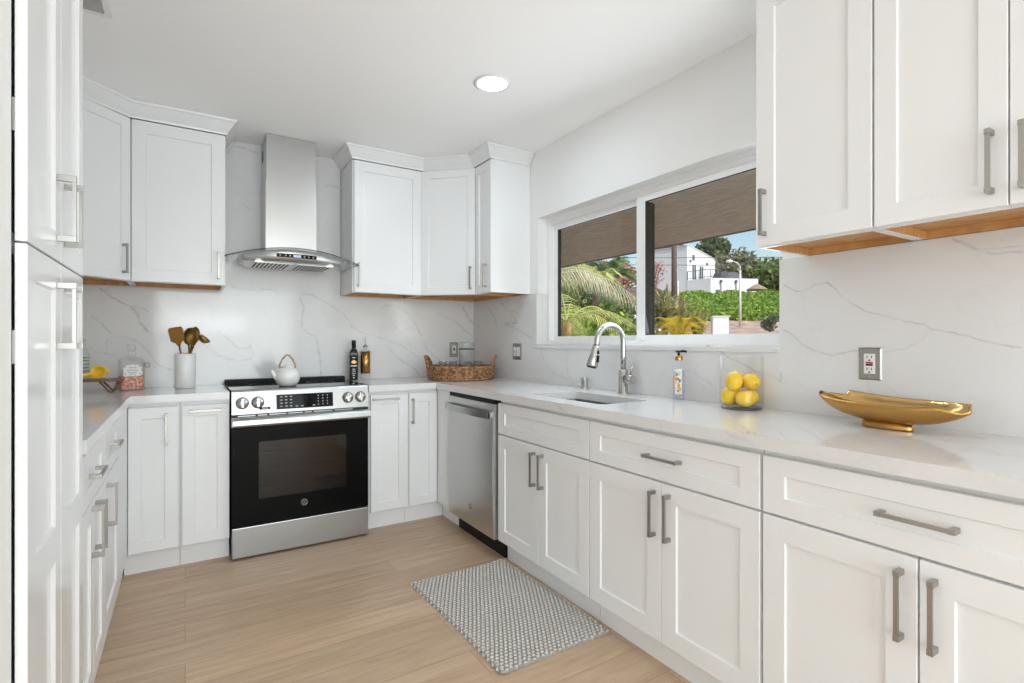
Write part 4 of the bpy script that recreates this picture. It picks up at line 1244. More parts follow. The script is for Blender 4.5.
# ------------------------------------------------------------------ ceiling light and vent
def downlight(label, x, y):
    t = thing('recessed_ceiling_light', label, 'ceiling light', (x, y, CEIL))
    g = G(); g.lathe([(0.076, -0.0005), (0.092, -0.001), (0.094, -0.004), (0.079, -0.008), (0.076, -0.006)], seg=40); g.build('trim_ring', M['frame'], t)
    g = G(); g.lathe([(0.0, -0.005), (0.076, -0.005), (0.076, -0.003)], seg=40); g.build('lens', M['lamp'], t)
    return t
dl = downlight('round recessed ceiling light above the sink', 1.325, 2.31)
def spot(x, y, e):
    lamp('downlight_beam', 'AREA', (x, y, CEIL - 0.012), (0, 0, 0), e, (0.75, 0.90, 1.0), shape='DISK', size=0.15)
spot(1.325, 2.31, 4.8)
for x, y in ((1.0, -1.6), (-1.6, -0.6), (-1.6, -2.4)):      # unseen copies of the fitting, added behind the camera as fill lamps
    dup(dl, (x, y, CEIL), label='round recessed ceiling light added unseen behind the camera for fill')['group'] = 'added ceiling lights behind the camera'
    spot(x, y, 7.5)

t = thing('ceiling_vent', 'white louvred ceiling vent at the top left above the pantry', 'vent', (-0.385, 2.515, CEIL))
g = G()
for a in ((-0.135, 0.135, -0.145, -0.120), (-0.135, 0.135, 0.120, 0.145), (-0.135, -0.112, -0.120, 0.120), (0.112, 0.135, -0.120, 0.120)): g.box(a[0], a[1], a[2], a[3], -0.008, -0.0008, 0.001)
g.build('frame', M['frame'], t)
g = G(); g.box(-0.112, 0.112, -0.12, 0.12, -0.0018, -0.0008); g.build('duct', M['dark'], t)
g = G()
for i in range(13):
    y = -0.110 + i * 0.0183
    g.extrude([(y - 0.006, -0.002), (y - 0.0045, -0.002), (y + 0.006, -0.009), (y + 0.0045, -0.009)], 'x', -0.112, 0.112)
g.build('louvres', M['ink'], t)

# ------------------------------------------------------------------ woven floor mat
MX0, MX1, MY0, MY1 = 0.962, 1.492, 1.625, 2.468
def woven_mat():
    nx, ny = 26, 46
    per = 6
    NXv, NYv = nx * per + 1, ny * per + 1
    W, H = MX1 - MX0, MY1 - MY0
    rnd = np.random.default_rng(8)
    X = np.linspace(0, 1, NXv)[None, :].repeat(NYv, 0)
    Y = np.linspace(0, 1, NYv)[:, None].repeat(NXv, 1)
    u, v = X * nx, Y * ny
    row = np.floor(v)
    uu = u + 0.5 * (row % 2)
    bump = np.abs(np.sin(PI * uu)) ** 0.7 * np.abs(np.sin(PI * v)) ** 0.7
    z = 0.006 + 0.009 * bump
    edge = np.minimum(np.minimum(X, 1 - X) * W, np.minimum(Y, 1 - Y) * H)
    z = np.where(edge < 0.0001, 0.001, z)
    xs = X * W + 0.0035 * np.sin(2 * PI * v * 0.5) * (np.minimum(X, 1 - X) < 0.03)
    ys = Y * H + 0.004 * np.sin(2 * PI * u * 0.5) * (np.minimum(Y, 1 - Y) < 0.02)
    # a small waviness in outline and a lifted far corner, as the cloth lies
    xs = xs + 0.006 * np.sin(Y * 5.0) - 0.010 * (1 - X) * (Y - 0.5)
    z = z + 0.010 * np.clip(X - 0.82, 0, 1) * 5 * np.clip(Y - 0.9, 0, 1) * 10 + 0.006 * np.clip(0.05 - X, 0, 1) * 20 * np.clip(0.1 - Y, 0, 1) * 10
    me = bpy.data.meshes.new('woven_mat')
    verts = np.stack([xs, ys, z], -1).reshape(-1, 3)
    idx = np.arange(NXv * NYv).reshape(NYv, NXv)
    f = np.stack([idx[:-1, :-1], idx[:-1, 1:], idx[1:, 1:], idx[1:, :-1]], -1).reshape(-1, 4)
    me.from_pydata(verts.tolist(), [], f.tolist())
    # pale yarn on the knots, grey in the low gaps between them
    fm = bump.reshape(NYv, NXv)
    fc_ = (fm[:-1, :-1] + fm[1:, 1:] + fm[1:, :-1] + fm[:-1, 1:]) / 4
    o = link('woven_mat', me, [M['yarn'], two_tone('mat_gap_grey', (0.27, 0.26, 0.24), (0.40, 0.385, 0.36), 160, 0.9)], None, (MX0, MY0, 0.0008))
    me.polygons.foreach_set('material_index', (fc_ < 0.42).astype(np.int32).reshape(-1))
    me.polygons.foreach_set('use_smooth', np.ones(len(f), dtype=bool))
    return tag(o, 'grey and cream woven mat on the floor before the sink', 'mat')
woven_mat()

# ------------------------------------------------------------------ things on the worktops
CT = 0.9325
# gold boat bowl
bw = thing('boat_bowl', 'gold boat shaped bowl with upswept ends near the wall', 'bowl', (1.905, 0.785, CT), R(-97))
g = G()
NL, NC = 40, 14
def hull(t, s, inset):
    """t 0..1 along the boat, s -1..1 across."""
    x = (t - 0.5) * 0.445
    e = 2 * t - 1
    half = (0.074 * (1 - abs(e) ** 3.4) ** 0.7 + 0.004) - inset * 0.5
    keel = 0.020 + (0.074 if e < 0 else 0.052) * abs(e) ** 3.0 + inset
    rim = 0.083 + 0.014 * abs(e) ** 3 + 0.0015 * math.sin(9 * t + s)
    if s > 0: rim += 0.0 if e < -0.70 else 0.018 - 0.008 * (e + 0.7)      # the far rim stands higher and starts with a notch
    elif e > 0.74: rim -= 0.030 * (e - 0.74) / 0.26                          # the near rim is cut down at the right end
    a = abs(s)
    return (x, half * math.sin(s * PI / 2), keel + (max(rim, keel + 0.003) - keel) * (1 - math.cos(s * PI / 2)) ** 1.0)
outer = [[g.bm.verts.new(hull(i / NL, -1 + 2 * j / NC, 0.0)) for j in range(NC + 1)] for i in range(NL + 1)]
inner = [[g.bm.verts.new(hull(i / NL, (-1 + 2 * j / NC) * 0.985, 0.006)) for j in range(NC + 1)] for i in range(NL + 1)]
for i in range(NL):
    for j in range(NC):
        g.mi = 0; g._f([outer[i][j], outer[i + 1][j], outer[i + 1][j + 1], outer[i][j + 1]], True)
        g.mi = 1; g._f([inner[i][j], inner[i][j + 1], inner[i + 1][j + 1], inner[i + 1][j]], True)
    g.mi = 0
    g._f([outer[i][0], inner[i][0], inner[i + 1][0], outer[i + 1][0]]); g._f([outer[i][NC], outer[i + 1][NC], inner[i + 1][NC], inner[i][NC]])
for k in (0, NL):
    for j in range(NC): g._f([outer[k][j], outer[k][j + 1], inner[k][j + 1], inner[k][j]])
g.build('bowl', [M['gold'], M['goldfoil']], bw)
g = G(); g.lathe([(0.0, 0.0), (0.075, 0.0), (0.077, 0.004), (0.070, 0.024), (0.0, 0.028)], seg=32, sy=0.42); g.build('foot', M['gold'], bw)

# lemon jar and lemons
JX, JY = 1.952, 1.333
jr = thing('glass_jar', 'clear glass canister holding lemons on the worktop', 'jar', (JX, JY, CT))
JR, JH = 0.084, 0.218
g = G(); g.lathe([(JR - 0.004, 0.0), (JR, 0.004), (JR, 0.02), (JR + 0.001, JH - 0.001), (JR - 0.001, JH), (JR - 0.0035, JH - 0.002), (JR - 0.0035, 0.011)], seg=48); g.build('glass_wall', M['glass'], jr)
g = G(); g.lathe([(0.0, 0.0005), (JR - 0.0045, 0.0005), (JR - 0.0042, 0.009), (0.0, 0.009)], seg=48); g.build('glass_base', M['jarbase'], jr)
def make_lemon(label, loc, rot):
    t = thing('lemon', label, 'lemon', loc, 0, 'lemons in the glass canister')
    pr = []
    for i in range(15):
        a = PI * i / 14
        z = -0.0390 * math.cos(a); r = 0.0332 * math.sin(a) ** 0.92
        pr.append((r, z))
    pr = [(0.0, -0.0400), (0.004, -0.0395)] + pr[1:-1] + [(0.0065, 0.0410), (0.004, 0.0440), (0.0, 0.0445)]
    g = G(); g.lathe(pr, seg=24); b = g.build('rind', M['lemon'], t, rot=rot)
    g = G(); g.lathe([(0.0, 0.0), (0.0028, 0.0), (0.0022, 0.0018), (0.0, 0.0022)], (0, 0, -0.0412), 10); g.build('stem_end', M['lemontip'], b)
    return t
RT, AW = (0.848, -0.53), (0.53, 0.848)       # to the right of, and away from, the kitchen's middle
def jp(a, b, z): return (JX + RT[0] * a + AW[0] * b, JY + RT[1] * a + AW[1] * b, CT + z)
lem = make_lemon('lemon lying at the bottom front of the glass canister', jp(-0.003, -0.043, 0.0455), (R(90), 0, R(58)))
for lab, a, b, z, rot in (('lemon low at the left side of the canister', -0.0435, 0.012, 0.052, (R(12), R(14), 0)),
                          ('lemon low at the right side of the canister, stem end showing', 0.044, 0.014, 0.046, (R(90), 0, R(140))),
                          ('lemon at the bottom back of the canister, mostly hidden', 0.0, 0.045, 0.0455, (R(90), 0, R(58))),
                          ('lemon on top at the left of the canister', -0.036, -0.014, 0.114, (R(10), R(14), R(40))),
                          ('lemon on top at the right of the canister, dark stem end facing out', 0.037, -0.008, 0.112, (R(80), 0, R(152))),
                          ('lemon on top at the back of the canister', 0.004, 0.044, 0.113, (R(90), 0, R(60)))):
    c = dup(lem, jp(a, b, z), label=lab)
    for ch in c.children: ch.rotation_euler = rot

# soap bottle
sp = thing('soap_dispenser', 'clear soap dispenser with floral label and black pump', 'soap dispenser', (1.985, 1.685, CT), R(-42))
g = G(); g.lathe([(0.0, 0.001), (0.027, 0.001), (0.029, 0.005), (0.029, 0.150), (0.026, 0.163), (0.016, 0.176), (0.013, 0.182), (0.013, 0.190)], seg=28)
g.build('bottle', M['glass'], sp)
g = G(); g.lathe([(0.0, 0.003), (0.0262, 0.003), (0.0265, 0.138), (0.0, 0.139)], seg=28)
g.build('liquid_soap', thin_glass('clear_soap', (0.90, 0.91, 0.93), 0.3, body=0.22, bodycol=(0.62, 0.63, 0.68)), sp)
def wrap(g, x0, x1, z0, z1, r, n=10):
    """A patch wrapped on a round bottle's front (local -y); x is arc length."""
    for i in range(n):
        a, b = x0 + (x1 - x0) * i / n, x0 + (x1 - x0) * (i + 1) / n
        P = lambda x, z: (r * math.sin(x / r), -r * math.cos(x / r), z)
        g.quad(P(a, z0), P(b, z0), P(b, z1), P(a, z1))
def wdisc(g, x, z, rr, r, sx=1.0, rot=0.0, n=14):
    P = lambda a, b: (r * math.sin(a / r), -r * math.cos(a / r), b)
    pts = []
    for i in range(n):
        t = 2 * PI * i / n
        dx, dz = rr * sx * math.cos(t), rr * math.sin(t)
        pts.append(P(x + dx * math.cos(rot) - dz * math.sin(rot), z + dx * math.sin(rot) + dz * math.cos(rot)))
    g._f([g.bm.verts.new(p) for p in pts])
g = G(); wrap(g, -0.022, 0.012, 0.03, 0.148, 0.0293); lb = g.build('label', M['paper'], sp)
g = G()
for x, z, rr in ((-0.011, 0.070, 0.014), (-0.020, 0.098, 0.012), (0.001, 0.053, 0.008)): wdisc(g, x, z, rr, 0.0297)
fo = g.build('fruit_print', M['orange'], lb)
g = G()
for x, z, rr, q in ((-0.004, 0.100, 0.010, 0.6), (-0.012, 0.120, 0.009, 2.2), (0.002, 0.092, 0.009, -0.5), (-0.008, 0.045, 0.007, 1.0), (-0.016, 0.128, 0.007, 0.3)): wdisc(g, x, z, rr, 0.0300, 0.36, q)
g.build('leaf_print', M['green'], lb)
g = G()
for i, z in enumerate((0.134, 0.127, 0.119)): wrap(g, -0.006, 0.008 - 0.002 * i, z, z + 0.0028, 0.0298, 4)
g.build('letter_print', M['ink'], lb)
g = G(); g.lathe([(0.0, 0.188), (0.017, 0.188), (0.0175, 0.190), (0.0175, 0.208), (0.013, 0.211), (0.0, 0.211)], seg=26); g.build('collar', M['gold'], sp)
g = G(); g.cyl((0, 0, 0.2115), (0, 0, 0.225), 0.0055, 12)
g.box(-0.014, 0.014, -0.012, 0.012, 0.2255, 0.2350, 0.003); g.tube([(0.010, 0, 0.232), (0.032, 0, 0.231), (0.036, 0, 0.226)], [0.006, 0.005, 0.004], 10)
g.build('pump', M['black'], sp)

# wicker tray with carafe and tumblers
BX, BYC = 1.735, 3.495
bk = thing('wicker_tray', 'round woven wicker tray with two raised handles in the corner', 'tray', (BX, BYC, CT), R(-32))
BR = 0.243
g = G()
# rings of rope, the wall leaning out slightly, each ring waved like a weave
def rope(z, r, rad, ph, n=88, amp=0.0035):
    g.tube([((r + amp * math.sin(i * PI + ph)) * math.cos(2 * PI * i / n), (r + amp * math.sin(i * PI + ph)) * math.sin(2 * PI * i / n), z + 0.0016 * math.sin(i * PI / 2 + ph)) for i in range(n + 1)], rad, 7, caps=False)
for k in range(5): rope(0.011 + k * 0.0165, BR - 0.008 + k * 0.0022, 0.0095, (k % 2) * PI, 88)
g.build('woven_wall', M['wicker'], bk)
g = G(); rope(0.093, BR + 0.004, 0.0105, 0.5, 120, 0.002); g.build('rim', M['wicker'], bk)
g = G(); g.lathe([(0.0, 0.001), (BR - 0.012, 0.001), (BR - 0.012, 0.009), (0.0, 0.009)], seg=48); g.build('floor', M['wicker'], bk)
for sgn in (-1, 1):
    g = G()
    pts = []
    for i in range(13):
        a = PI * i / 12
        th = (0.0 if sgn > 0 else PI) + 0.34 * math.cos(a)
        h = 0.092 + 0.075 * math.sin(a) ** 0.7
        pts.append(((BR + 0.004 + 0.012 * math.sin(a)) * math.cos(th), (BR + 0.004 + 0.012 * math.sin(a)) * math.sin(th), h))
    g.tube(pts, [0.0115 + 0.0015 * (i % 2) for i in range(13)], 9); g.build('handle', M['wicker'], bk)
def tp(a, b): return (BX + RT[0] * a + AW[0] * b, BYC + RT[1] * a + AW[1] * b, CT + 0.0095)
cf = thing('glass_carafe', 'tall clear glass carafe standing in the wicker tray', 'carafe', tp(0.035, 0.085), R(-122))
g = G(); g.lathe([(0.0, 0.001), (0.052, 0.001), (0.056, 0.006), (0.057, 0.25), (0.058, 0.262), (0.056, 0.262), (0.0545, 0.25), (0.0535, 0.010), (0.0, 0.008)], seg=36)
g.build('glass_wall', thin_glass('carafe_glass', (0.93, 0.94, 0.94), 1.0, body=0.05, bodycol=(0.8, 0.8, 0.8)), cf)
g = G(); g.lathe([(0.0572, 0.206), (0.0580, 0.206), (0.0580, 0.217), (0.0572, 0.217)], seg=36); g.build('band', M['rail'], cf)
g = G(); g.tube([(-0.055, 0, 0.222), (-0.098, 0, 0.218), (-0.104, 0, 0.18), (-0.098, 0, 0.10), (-0.056, 0, 0.085)], 0.006, 8); g.build('handle', M['glass'], cf)
def tumbler(label, loc):
    t = thing('tumbler', label, 'drinking glass', loc, 0, 'tumblers in the wicker tray')
    g = G(); g.lathe([(0.0, 0.001), (0.026, 0.001), (0.028, 0.004), (0.032, 0.120), (0.0305, 0.121), (0.0270, 0.016), (0.0, 0.013)], seg=24); g.build('glass_wall', thin_glass('tumbler_glass', (0.90, 0.91, 0.91), 1.0, body=0.08, bodycol=(0.6, 0.6, 0.58)) if 'tg' not in M else M['tg'], t)
    return t
tb = tumbler('small drinking glass furthest left in the wicker tray', tp(-0.135, 0.02))
for lab, a, b in (('small drinking glass just left of the carafe, second from the left', -0.060, 0.015), ('small drinking glass in front of the carafe', 0.055, -0.045),
                  ('small drinking glass right of the carafe, furthest right in the tray', 0.125, 0.04)):
    dup(tb, tp(a, b), label=lab)

# oil bottles
ob = thing('olive_oil_bottle', 'dark square olive oil bottle with black label right of the range', 'bottle', (1.026, 3.785, CT), R(-15))
g = G()
for lp in ((0.029, 0.0, 0.205), ):
    g.prism(rrect(-0.029, 0.029, -0.029, 0.029, 0.006), 0.001, 0.198)
g.lathe([(0.029, 0.198), (0.025, 0.212), (0.016, 0.226), (0.0135, 0.236), (0.0135, 0.250), (0.0, 0.250)], seg=24)
g.build('bottle', M['oil'], ob)
g = G(); g.lathe([(0.0, 0.2385), (0.0150, 0.2385), (0.0150, 0.284), (0.0135, 0.287), (0.0, 0.287)], seg=22); g.build('cap', M['black'], ob)
g = G()
g.box(-0.026, 0.026, -0.0302, -0.0292, 0.012, 0.180); lb = g.build('label', M['paperdark'], ob)
g = G()
for z, w, h in ((0.163, 0.024, 0.006), (0.104, 0.044, 0.008), (0.080, 0.020, 0.006), (0.066, 0.024, 0.005), (0.050, 0.026, 0.005), (0.036, 0.014, 0.007), (0.020, 0.010, 0.008)):
    g.box(-w / 2, w / 2, -0.0309, -0.0301, z - h / 2, z + h / 2)
g.build('letter_print', M['inkwhite'], lb)
g = G()
for i in range(7): g.box(-0.016 + i * 0.005, -0.013 + i * 0.005, -0.0309, -0.0301, 0.118 + 0.004 * abs(3 - i) * 0.5, 0.148 - 0.004 * abs(3 - i))
g.build('crest_print', M['gold'], lb)

gd = thing('oil_dispenser', 'cylindrical gold sleeved oil dispenser with steel pourer right of the olive oil', 'bottle', (1.105, 3.768, CT))
g = G(); g.lathe([(0.0, 0.001), (0.031, 0.001), (0.033, 0.004), (0.033, 0.208), (0.028, 0.220), (0.014, 0.226), (0.012, 0.240), (0.0, 0.240)], seg=30); g.build('bottle', thin_glass('dispenser_glass', (0.95, 0.95, 0.94), 1.0, body=0.08, bodycol=(0.7, 0.7, 0.68)), gd)
g = G(); g.lathe([(0.0338, 0.048), (0.0343, 0.048), (0.0343, 0.206), (0.0338, 0.206)], seg=30); g.build('sleeve', M['gold'], gd)
g = G(); g.lathe([(0.0, 0.236), (0.017, 0.236), (0.017, 0.245), (0.006, 0.252), (0.0045, 0.258), (0.0035, 0.305), (0.002, 0.312), (0.0, 0.312)], seg=18); g.build('pourer', M['steel'], gd)

# white teapot on the cooktop
kp = thing('teapot', 'small round white ceramic teapot with bamboo loop handle on the cooktop', 'teapot', (0.528, 3.425, 0.9415), R(-20))
g = G()
g.lathe([(0.0, 0.0), (0.044, 0.0), (0.050, 0.003), (0.066, 0.025), (0.073, 0.052), (0.069, 0.080), (0.054, 0.101), (0.036, 0.111), (0.034, 0.113), (0.0, 0.113)], seg=36)
g.build('body', M['ceramic'], kp)
g = G(); g.lathe([(0.0, 0.1135), (0.033, 0.1135), (0.031, 0.119), (0.016, 0.124), (0.006, 0.126), (0.009, 0.134), (0.006, 0.141), (0.0, 0.142)], seg=26); g.build('lid', M['ceramic'], kp)
g = G(); g.tube([(-0.052, -0.028, 0.050), (-0.068, -0.036, 0.068), (-0.077, -0.041, 0.088), (-0.084, -0.045, 0.098)], [0.020, 0.015, 0.011, 0.009], 14); g.build('spout', M['ceramic'], kp)
g = G(); g.tube([(0.044, 0, 0.108), (0.046, 0, 0.122), (0.030, 0, 0.160), (0.008, 0, 0.186), (-0.006, 0, 0.186), (-0.030, 0, 0.160), (-0.046, 0, 0.122), (-0.044, 0, 0.108)], 0.0055, 9); g.build('handle', M['bamboo'], kp)

# crock and gold utensils
ck = thing('utensil_crock', 'white cylindrical utensil crock left of the range', 'crock', (0.0, 3.672, CT))
g = G(); g.lathe([(0.0, 0.001), (0.051, 0.001), (0.054, 0.004), (0.054, 0.203), (0.0525, 0.205), (0.050, 0.203), (0.050, 0.010), (0.0, 0.010)], seg=36); g.build('crock', M['ceramic'], ck)
def stick(g, p, q, r0, r1): g.tube([p, (Vector(p) + Vector(q)) / 2, q], [r0, (r0 + r1) / 2, r1], 10)
def flatblade(g, c, ax, nz, prof, th):
    """Flat outline prof (u across, v along ax) centred at c, thickness th along the normal nz."""
    ax = Vector(ax).normalized(); nz = Vector(nz).normalized(); uu = ax.cross(nz).normalized()
    A = [g.bm.verts.new(Vector(c) + uu * u + ax * v - nz * th / 2) for u, v in prof]
    B = [g.bm.verts.new(Vector(c) + uu * u + ax * v + nz * th / 2) for u, v in prof]
    n = len(A)
    for i in range(n): g._f([A[i], A[(i + 1) % n], B[(i + 1) % n], B[i]])
    g._f(A); g._f(B)
ux, uy, uz = 0.0, 3.672, CT
gU2 = 'gold utensils in the crock'
def utensil(name, label, foot, neck, build_head, r=0.0048):
    t = thing(name, label, 'utensil', (ux, uy, uz), 0, gU2)
    g = G(); stick(g, foot, neck, r * 0.9, r); g.build('shaft', M['utensil'], t)
    g = G(); build_head(g); g.build('head', M['utensil'], t)
    return t
def head_spatula(g):
    pr = [(-0.008, 0.0), (0.008, 0.0), (0.014, 0.018), (0.036, 0.036), (0.037, 0.105), (0.030, 0.118), (-0.030, 0.118), (-0.037, 0.105), (-0.036, 0.036), (-0.014, 0.018)]
    flatblade(g, (-0.030, -0.016, 0.252), (-0.20, -0.40, 1), (0.10, -1, -0.38), pr, 0.004)
utensil('spatula', 'gold spatula with a broad flat blade, left in the crock', (0.006, -0.032, 0.012), (-0.030, -0.016, 0.258), head_spatula)
def spoon(g, c, ax, nz, L, Wd, depth):
    ax = Vector(ax).normalized(); nz = Vector(nz).normalized(); uu = ax.cross(nz).normalized(); nz = uu.cross(ax)
    rows = []
    n, m = 12, 8
    for i in range(n + 1):
        v = i / n
        half = Wd * math.sqrt(max(0.0, 1 - (2 * v - 1) ** 2)) + 0.0006
        rows.append([g.bm.verts.new(Vector(c) + ax * L * v + uu * half * (2 * j / m - 1) + nz * depth * ((1 - (2 * j / m - 1) ** 2) * math.sin(PI * v))) for j in range(m + 1)])
    for A, B in zip(rows, rows[1:]):
        for j in range(m): g._f([A[j], A[j + 1], B[j + 1], B[j]], True)
    ex = bmesh.ops.solidify(g.bm, geom=list(g.bm.faces), thickness=0.0015)
utensil('spoon', 'gold solid serving spoon upright in the middle of the crock', (0.026, -0.018, 0.012), (0.018, -0.006, 0.262), lambda g: spoon(g, (0.018, -0.006, 0.255), (0.12, 0, 1), (-0.3, 1, 0), 0.108, 0.036, 0.018))
utensil('slotted_spoon', 'gold serving spoon behind the upright spoon in the crock', (-0.01, 0.034, 0.012), (0.034, 0.030, 0.262), lambda g: spoon(g, (0.034, 0.030, 0.255), (0.20, 0.05, 1), (-0.5, 1, 0), 0.115, 0.032, 0.014))
def head_ladle(g):
    g.lathe([(0.0, -0.024), (0.018, -0.019), (0.031, -0.004), (0.034, 0.008), (0.0325, 0.008), (0.029, -0.003), (0.017, -0.017), (0.0, -0.022)], (0, 0, 0), 22)
    g.xf(Matrix.Translation((0.098, -0.012, 0.292)) @ Matrix.Rotation(R(42), 4, 'Y') @ Matrix.Rotation(R(14), 4, 'X'))
    g.tube([(0.042, 0.012, 0.250), (0.058, 0.004, 0.276), (0.072, -0.004, 0.296)], 0.0045, 8)
utensil('ladle', 'gold ladle leaning out over the right rim of the crock', (-0.034, 0.008, 0.012), (0.042, 0.012, 0.250), head_ladle)

# salt flask
sf = thing('salt_flask', 'clear glass flask of pink salt with white label in the left corner', 'bottle', (-0.262, 3.715, CT), R(12))
sf.scale = (1.0, 1.0, 1.055)
g = G()
g.prism(rrect(-0.060, 0.060, -0.032, 0.032, 0.014), 0.001, 0.148)
A = rrect(-0.060, 0.060, -0.032, 0.032, 0.014)
lv = []
for k, (sx, sy, z) in enumerate(((1, 1, 0.148), (0.96, 0.97, 0.160), (0.72, 0.80, 0.172), (0.30, 0.56, 0.180), (0.25, 0.47, 0.215), (0.31, 0.58, 0.219), (0.31, 0.58, 0.245), (0.25, 0.47, 0.247))):
    lv.append([g.bm.verts.new((x * sx, y * sy, z)) for x, y in A])
for P, Q in zip(lv, lv[1:]):
    for i in range(len(P)): g._f([P[i], P[(i + 1) % len(P)], Q[(i + 1) % len(P)], Q[i]], True)
g.build('flask', M['flask'], sf)
g = G(); g.prism(rrect(-0.0575, 0.0575, -0.0295, 0.0295, 0.012), 0.004, 0.078); g.build('pink_salt', M['pinksalt'], sf)
g = G()
g.extrude([(-0.036, 0.074), (0.040, 0.076), (0.048, 0.094), (0.040, 0.110), (0.046, 0.122), (0.034, 0.134), (0.012, 0.140), (-0.016, 0.138), (-0.038, 0.128), (-0.046, 0.112), (-0.040, 0.096), (-0.046, 0.084)], 'y', -0.0336, -0.0326)
lb = g.build('label', M['paper'], sf)
g = G()
for z, w in ((0.122, 0.036), (0.108, 0.05), (0.096, 0.044), (0.086, 0.03)): g.box(-w / 2, w / 2, -0.0342, -0.0335, z - 0.002, z + 0.002)
for i in range(10):
    a = 2 * PI * i / 10; g.box(0.044 * math.cos(a) - 0.004, 0.044 * math.cos(a) + 0.004, -0.0342, -0.0335, 0.107 + 0.033 * math.sin(a) - 0.003, 0.107 + 0.033 * math.sin(a) + 0.003)
g.build('floral_print', M['ink'], lb)
g = G()
g.tube([(0.074 + 0.012 * math.cos(a), -0.01, 0.133 + 0.013 * math.sin(a)) for a in np.linspace(0, 2 * PI, 17)], 0.0026, 7, caps=False); g.tube([(0.055, -0.010, 0.140), (0.065, -0.010, 0.142)], 0.0025, 7)
g.build('side_ring', M['plate'], sf)

# footed board, squeezer, clear bottle
st = thing('footed_board', 'low walnut serving board on hairpin legs beside the pantry', 'serving board', (-0.51, 3.605, CT))
g = G(); g.prism(rrect(-0.225, 0.222, -0.075, 0.075, 0.02), 0.062, 0.074); g.build('board', M['walnut'], st)
for x, y in ((-0.17, -0.055), (0.165, -0.055), (-0.17, 0.055), (0.165, 0.055)):
    g = G(); s = 1 if y > 0 else -1
    g.tube([(x - 0.045, y, 0.0615), (x, y + s * 0.006, 0.005), (x + 0.012, y + s * 0.006, 0.004), (x + 0.035, y, 0.0615)], 0.0045, 8); g.build('leg', M['walnut'], st)
sq = thing('lemon_squeezer', 'yellow handheld lemon squeezer lying on the footed board', 'squeezer', (-0.395, 3.565, CT + 0.0745), R(0))
g = G()
g.lathe([(0.0, -0.024), (0.016, -0.021), (0.029, -0.008), (0.033, 0.006), (0.037, 0.008), (0.037, 0.012), (0.030, 0.012), (0.026, -0.005), (0.014, -0.016), (0.0, -0.018)], seg=28)
g.xf(Matrix.Translation((0, 0, 0.036)) @ Matrix.Rotation(R(66), 4, 'X') @ Matrix.Rotation(R(-10), 4, 'Y'))
g.build('cup', M['yellow'], sq)
g = G(); g.tube([(-0.032, -0.004, 0.030), (-0.08, -0.004, 0.018), (-0.16, -0.002, 0.012), (-0.21, 0, 0.010)], [0.010, 0.0095, 0.0095, 0.008], 10, flat=0.7); g.build('handle', M['yellow'], sq)
g = G(); g.tube([(0.031, -0.004, 0.040), (0.047, -0.004, 0.042)], [0.012, 0.010], 10, flat=0.6); g.build('hinge', M['yellow'], sq)
cb = thing('clear_bottle', 'slim clear bottle behind the yellow squeezer at the pantry edge', 'bottle', (-0.470, 3.640, CT + 0.0745))
g = G(); g.lathe([(0.0, 0.001), (0.030, 0.001), (0.032, 0.004), (0.032, 0.120), (0.028, 0.140), (0.012, 0.185), (0.011, 0.215), (0.0, 0.216)], seg=28); g.build('bottle', thin_glass('bottle_glass', (0.94, 0.95, 0.95), 1.0, body=0.06, bodycol=(0.6, 0.63, 0.62)), cb)
g = G()
for k, z in enumerate((0.040, 0.058, 0.078, 0.096, 0.112)): wrap(g, -0.002, 0.034, z, z + 0.006, 0.0324, 6)
g.build('letter_print', M['green'], cb)

# ------------------------------------------------------------------ outside: eave, garden slope, street, hillside house
SN, CS = math.sin(R(32)), math.cos(R(32))
def W(r, d, z):
    """A point r metres across and d metres out along the outlook from the window, z above the kitchen floor."""
    return (d * SN + r * CS, d * CS - r * SN, z)
AX = R(-32)
g = G()
g.extrude([(2.245, 2.405), (3.70, 2.076), (3.70, 2.20), (2.245, 2.54)], 'y', -2.5, 9.0)
o = g.build('roof_eave', M['stucco']); tag(o, 'brown stucco underside of the roof eave outside the window', 'eave', kind='structure')
g = G(); g.box(3.701, 3.735, -2.5, 9.0, 2.070, 2.24)
o = g.build('trim_3', M['fascia']); tag(o, 'dark fascia board along the outer edge of the eave', 'fascia', kind='structure')
g = G(); g.box(-6.5, 3.72, -7.5, 9.0, 2.66, 2.70)  # run out unseen past the walls to keep the sun out of the room
o = g.build('roof_sun_block', M['shingle']); tag(o, 'brown roof over the kitchen, extended unseen to block the sun', 'roof', kind='structure')

PROF = [(2.0, -0.25), (5, 0.1), (9, 0.75), (14, 1.0), (20, 1.3), (30, 1.75), (38, 2.0), (43, 2.95), (57, 6.35), (62, 6.5), (90, 8.5), (160, 12)]
def ground(d):
    for (a, za), (b, zb) in zip(PROF, PROF[1:]):
        if d <= b: return za + (zb - za) * max(0.0, (d - a)) / (b - a)
    return PROF[-1][1]
rng = np.random.default_rng(11)
g = G()
ds = [3.5, 5, 7, 9, 11, 14, 17, 20, 25, 30, 34, 38, 40, 43, 46, 50, 54, 57, 60, 65, 75, 90, 120, 160]
rows = []
for d in ds:
    rows.append([g.bm.verts.new(W(-0.6 * d + 3.2 * d * i / 30, d, ground(d) + (rng.uniform(-0.04, 0.04) if d > 6 else 0))) for i in range(31)])
for A, B in zip(rows, rows[1:]):
    for i in range(30):
        p = [A[i], A[i + 1], B[i + 1], B[i]]
        if min(v.co.x for v in p) < 2.3: continue
        g._f(p, True)
for v in [v for v in g.bm.verts if not v.link_faces]: g.bm.verts.remove(v)
o = g.build('ground', M['soil']); tag(o, 'reddish soil slope rising to the street outside', 'ground', kind='structure')

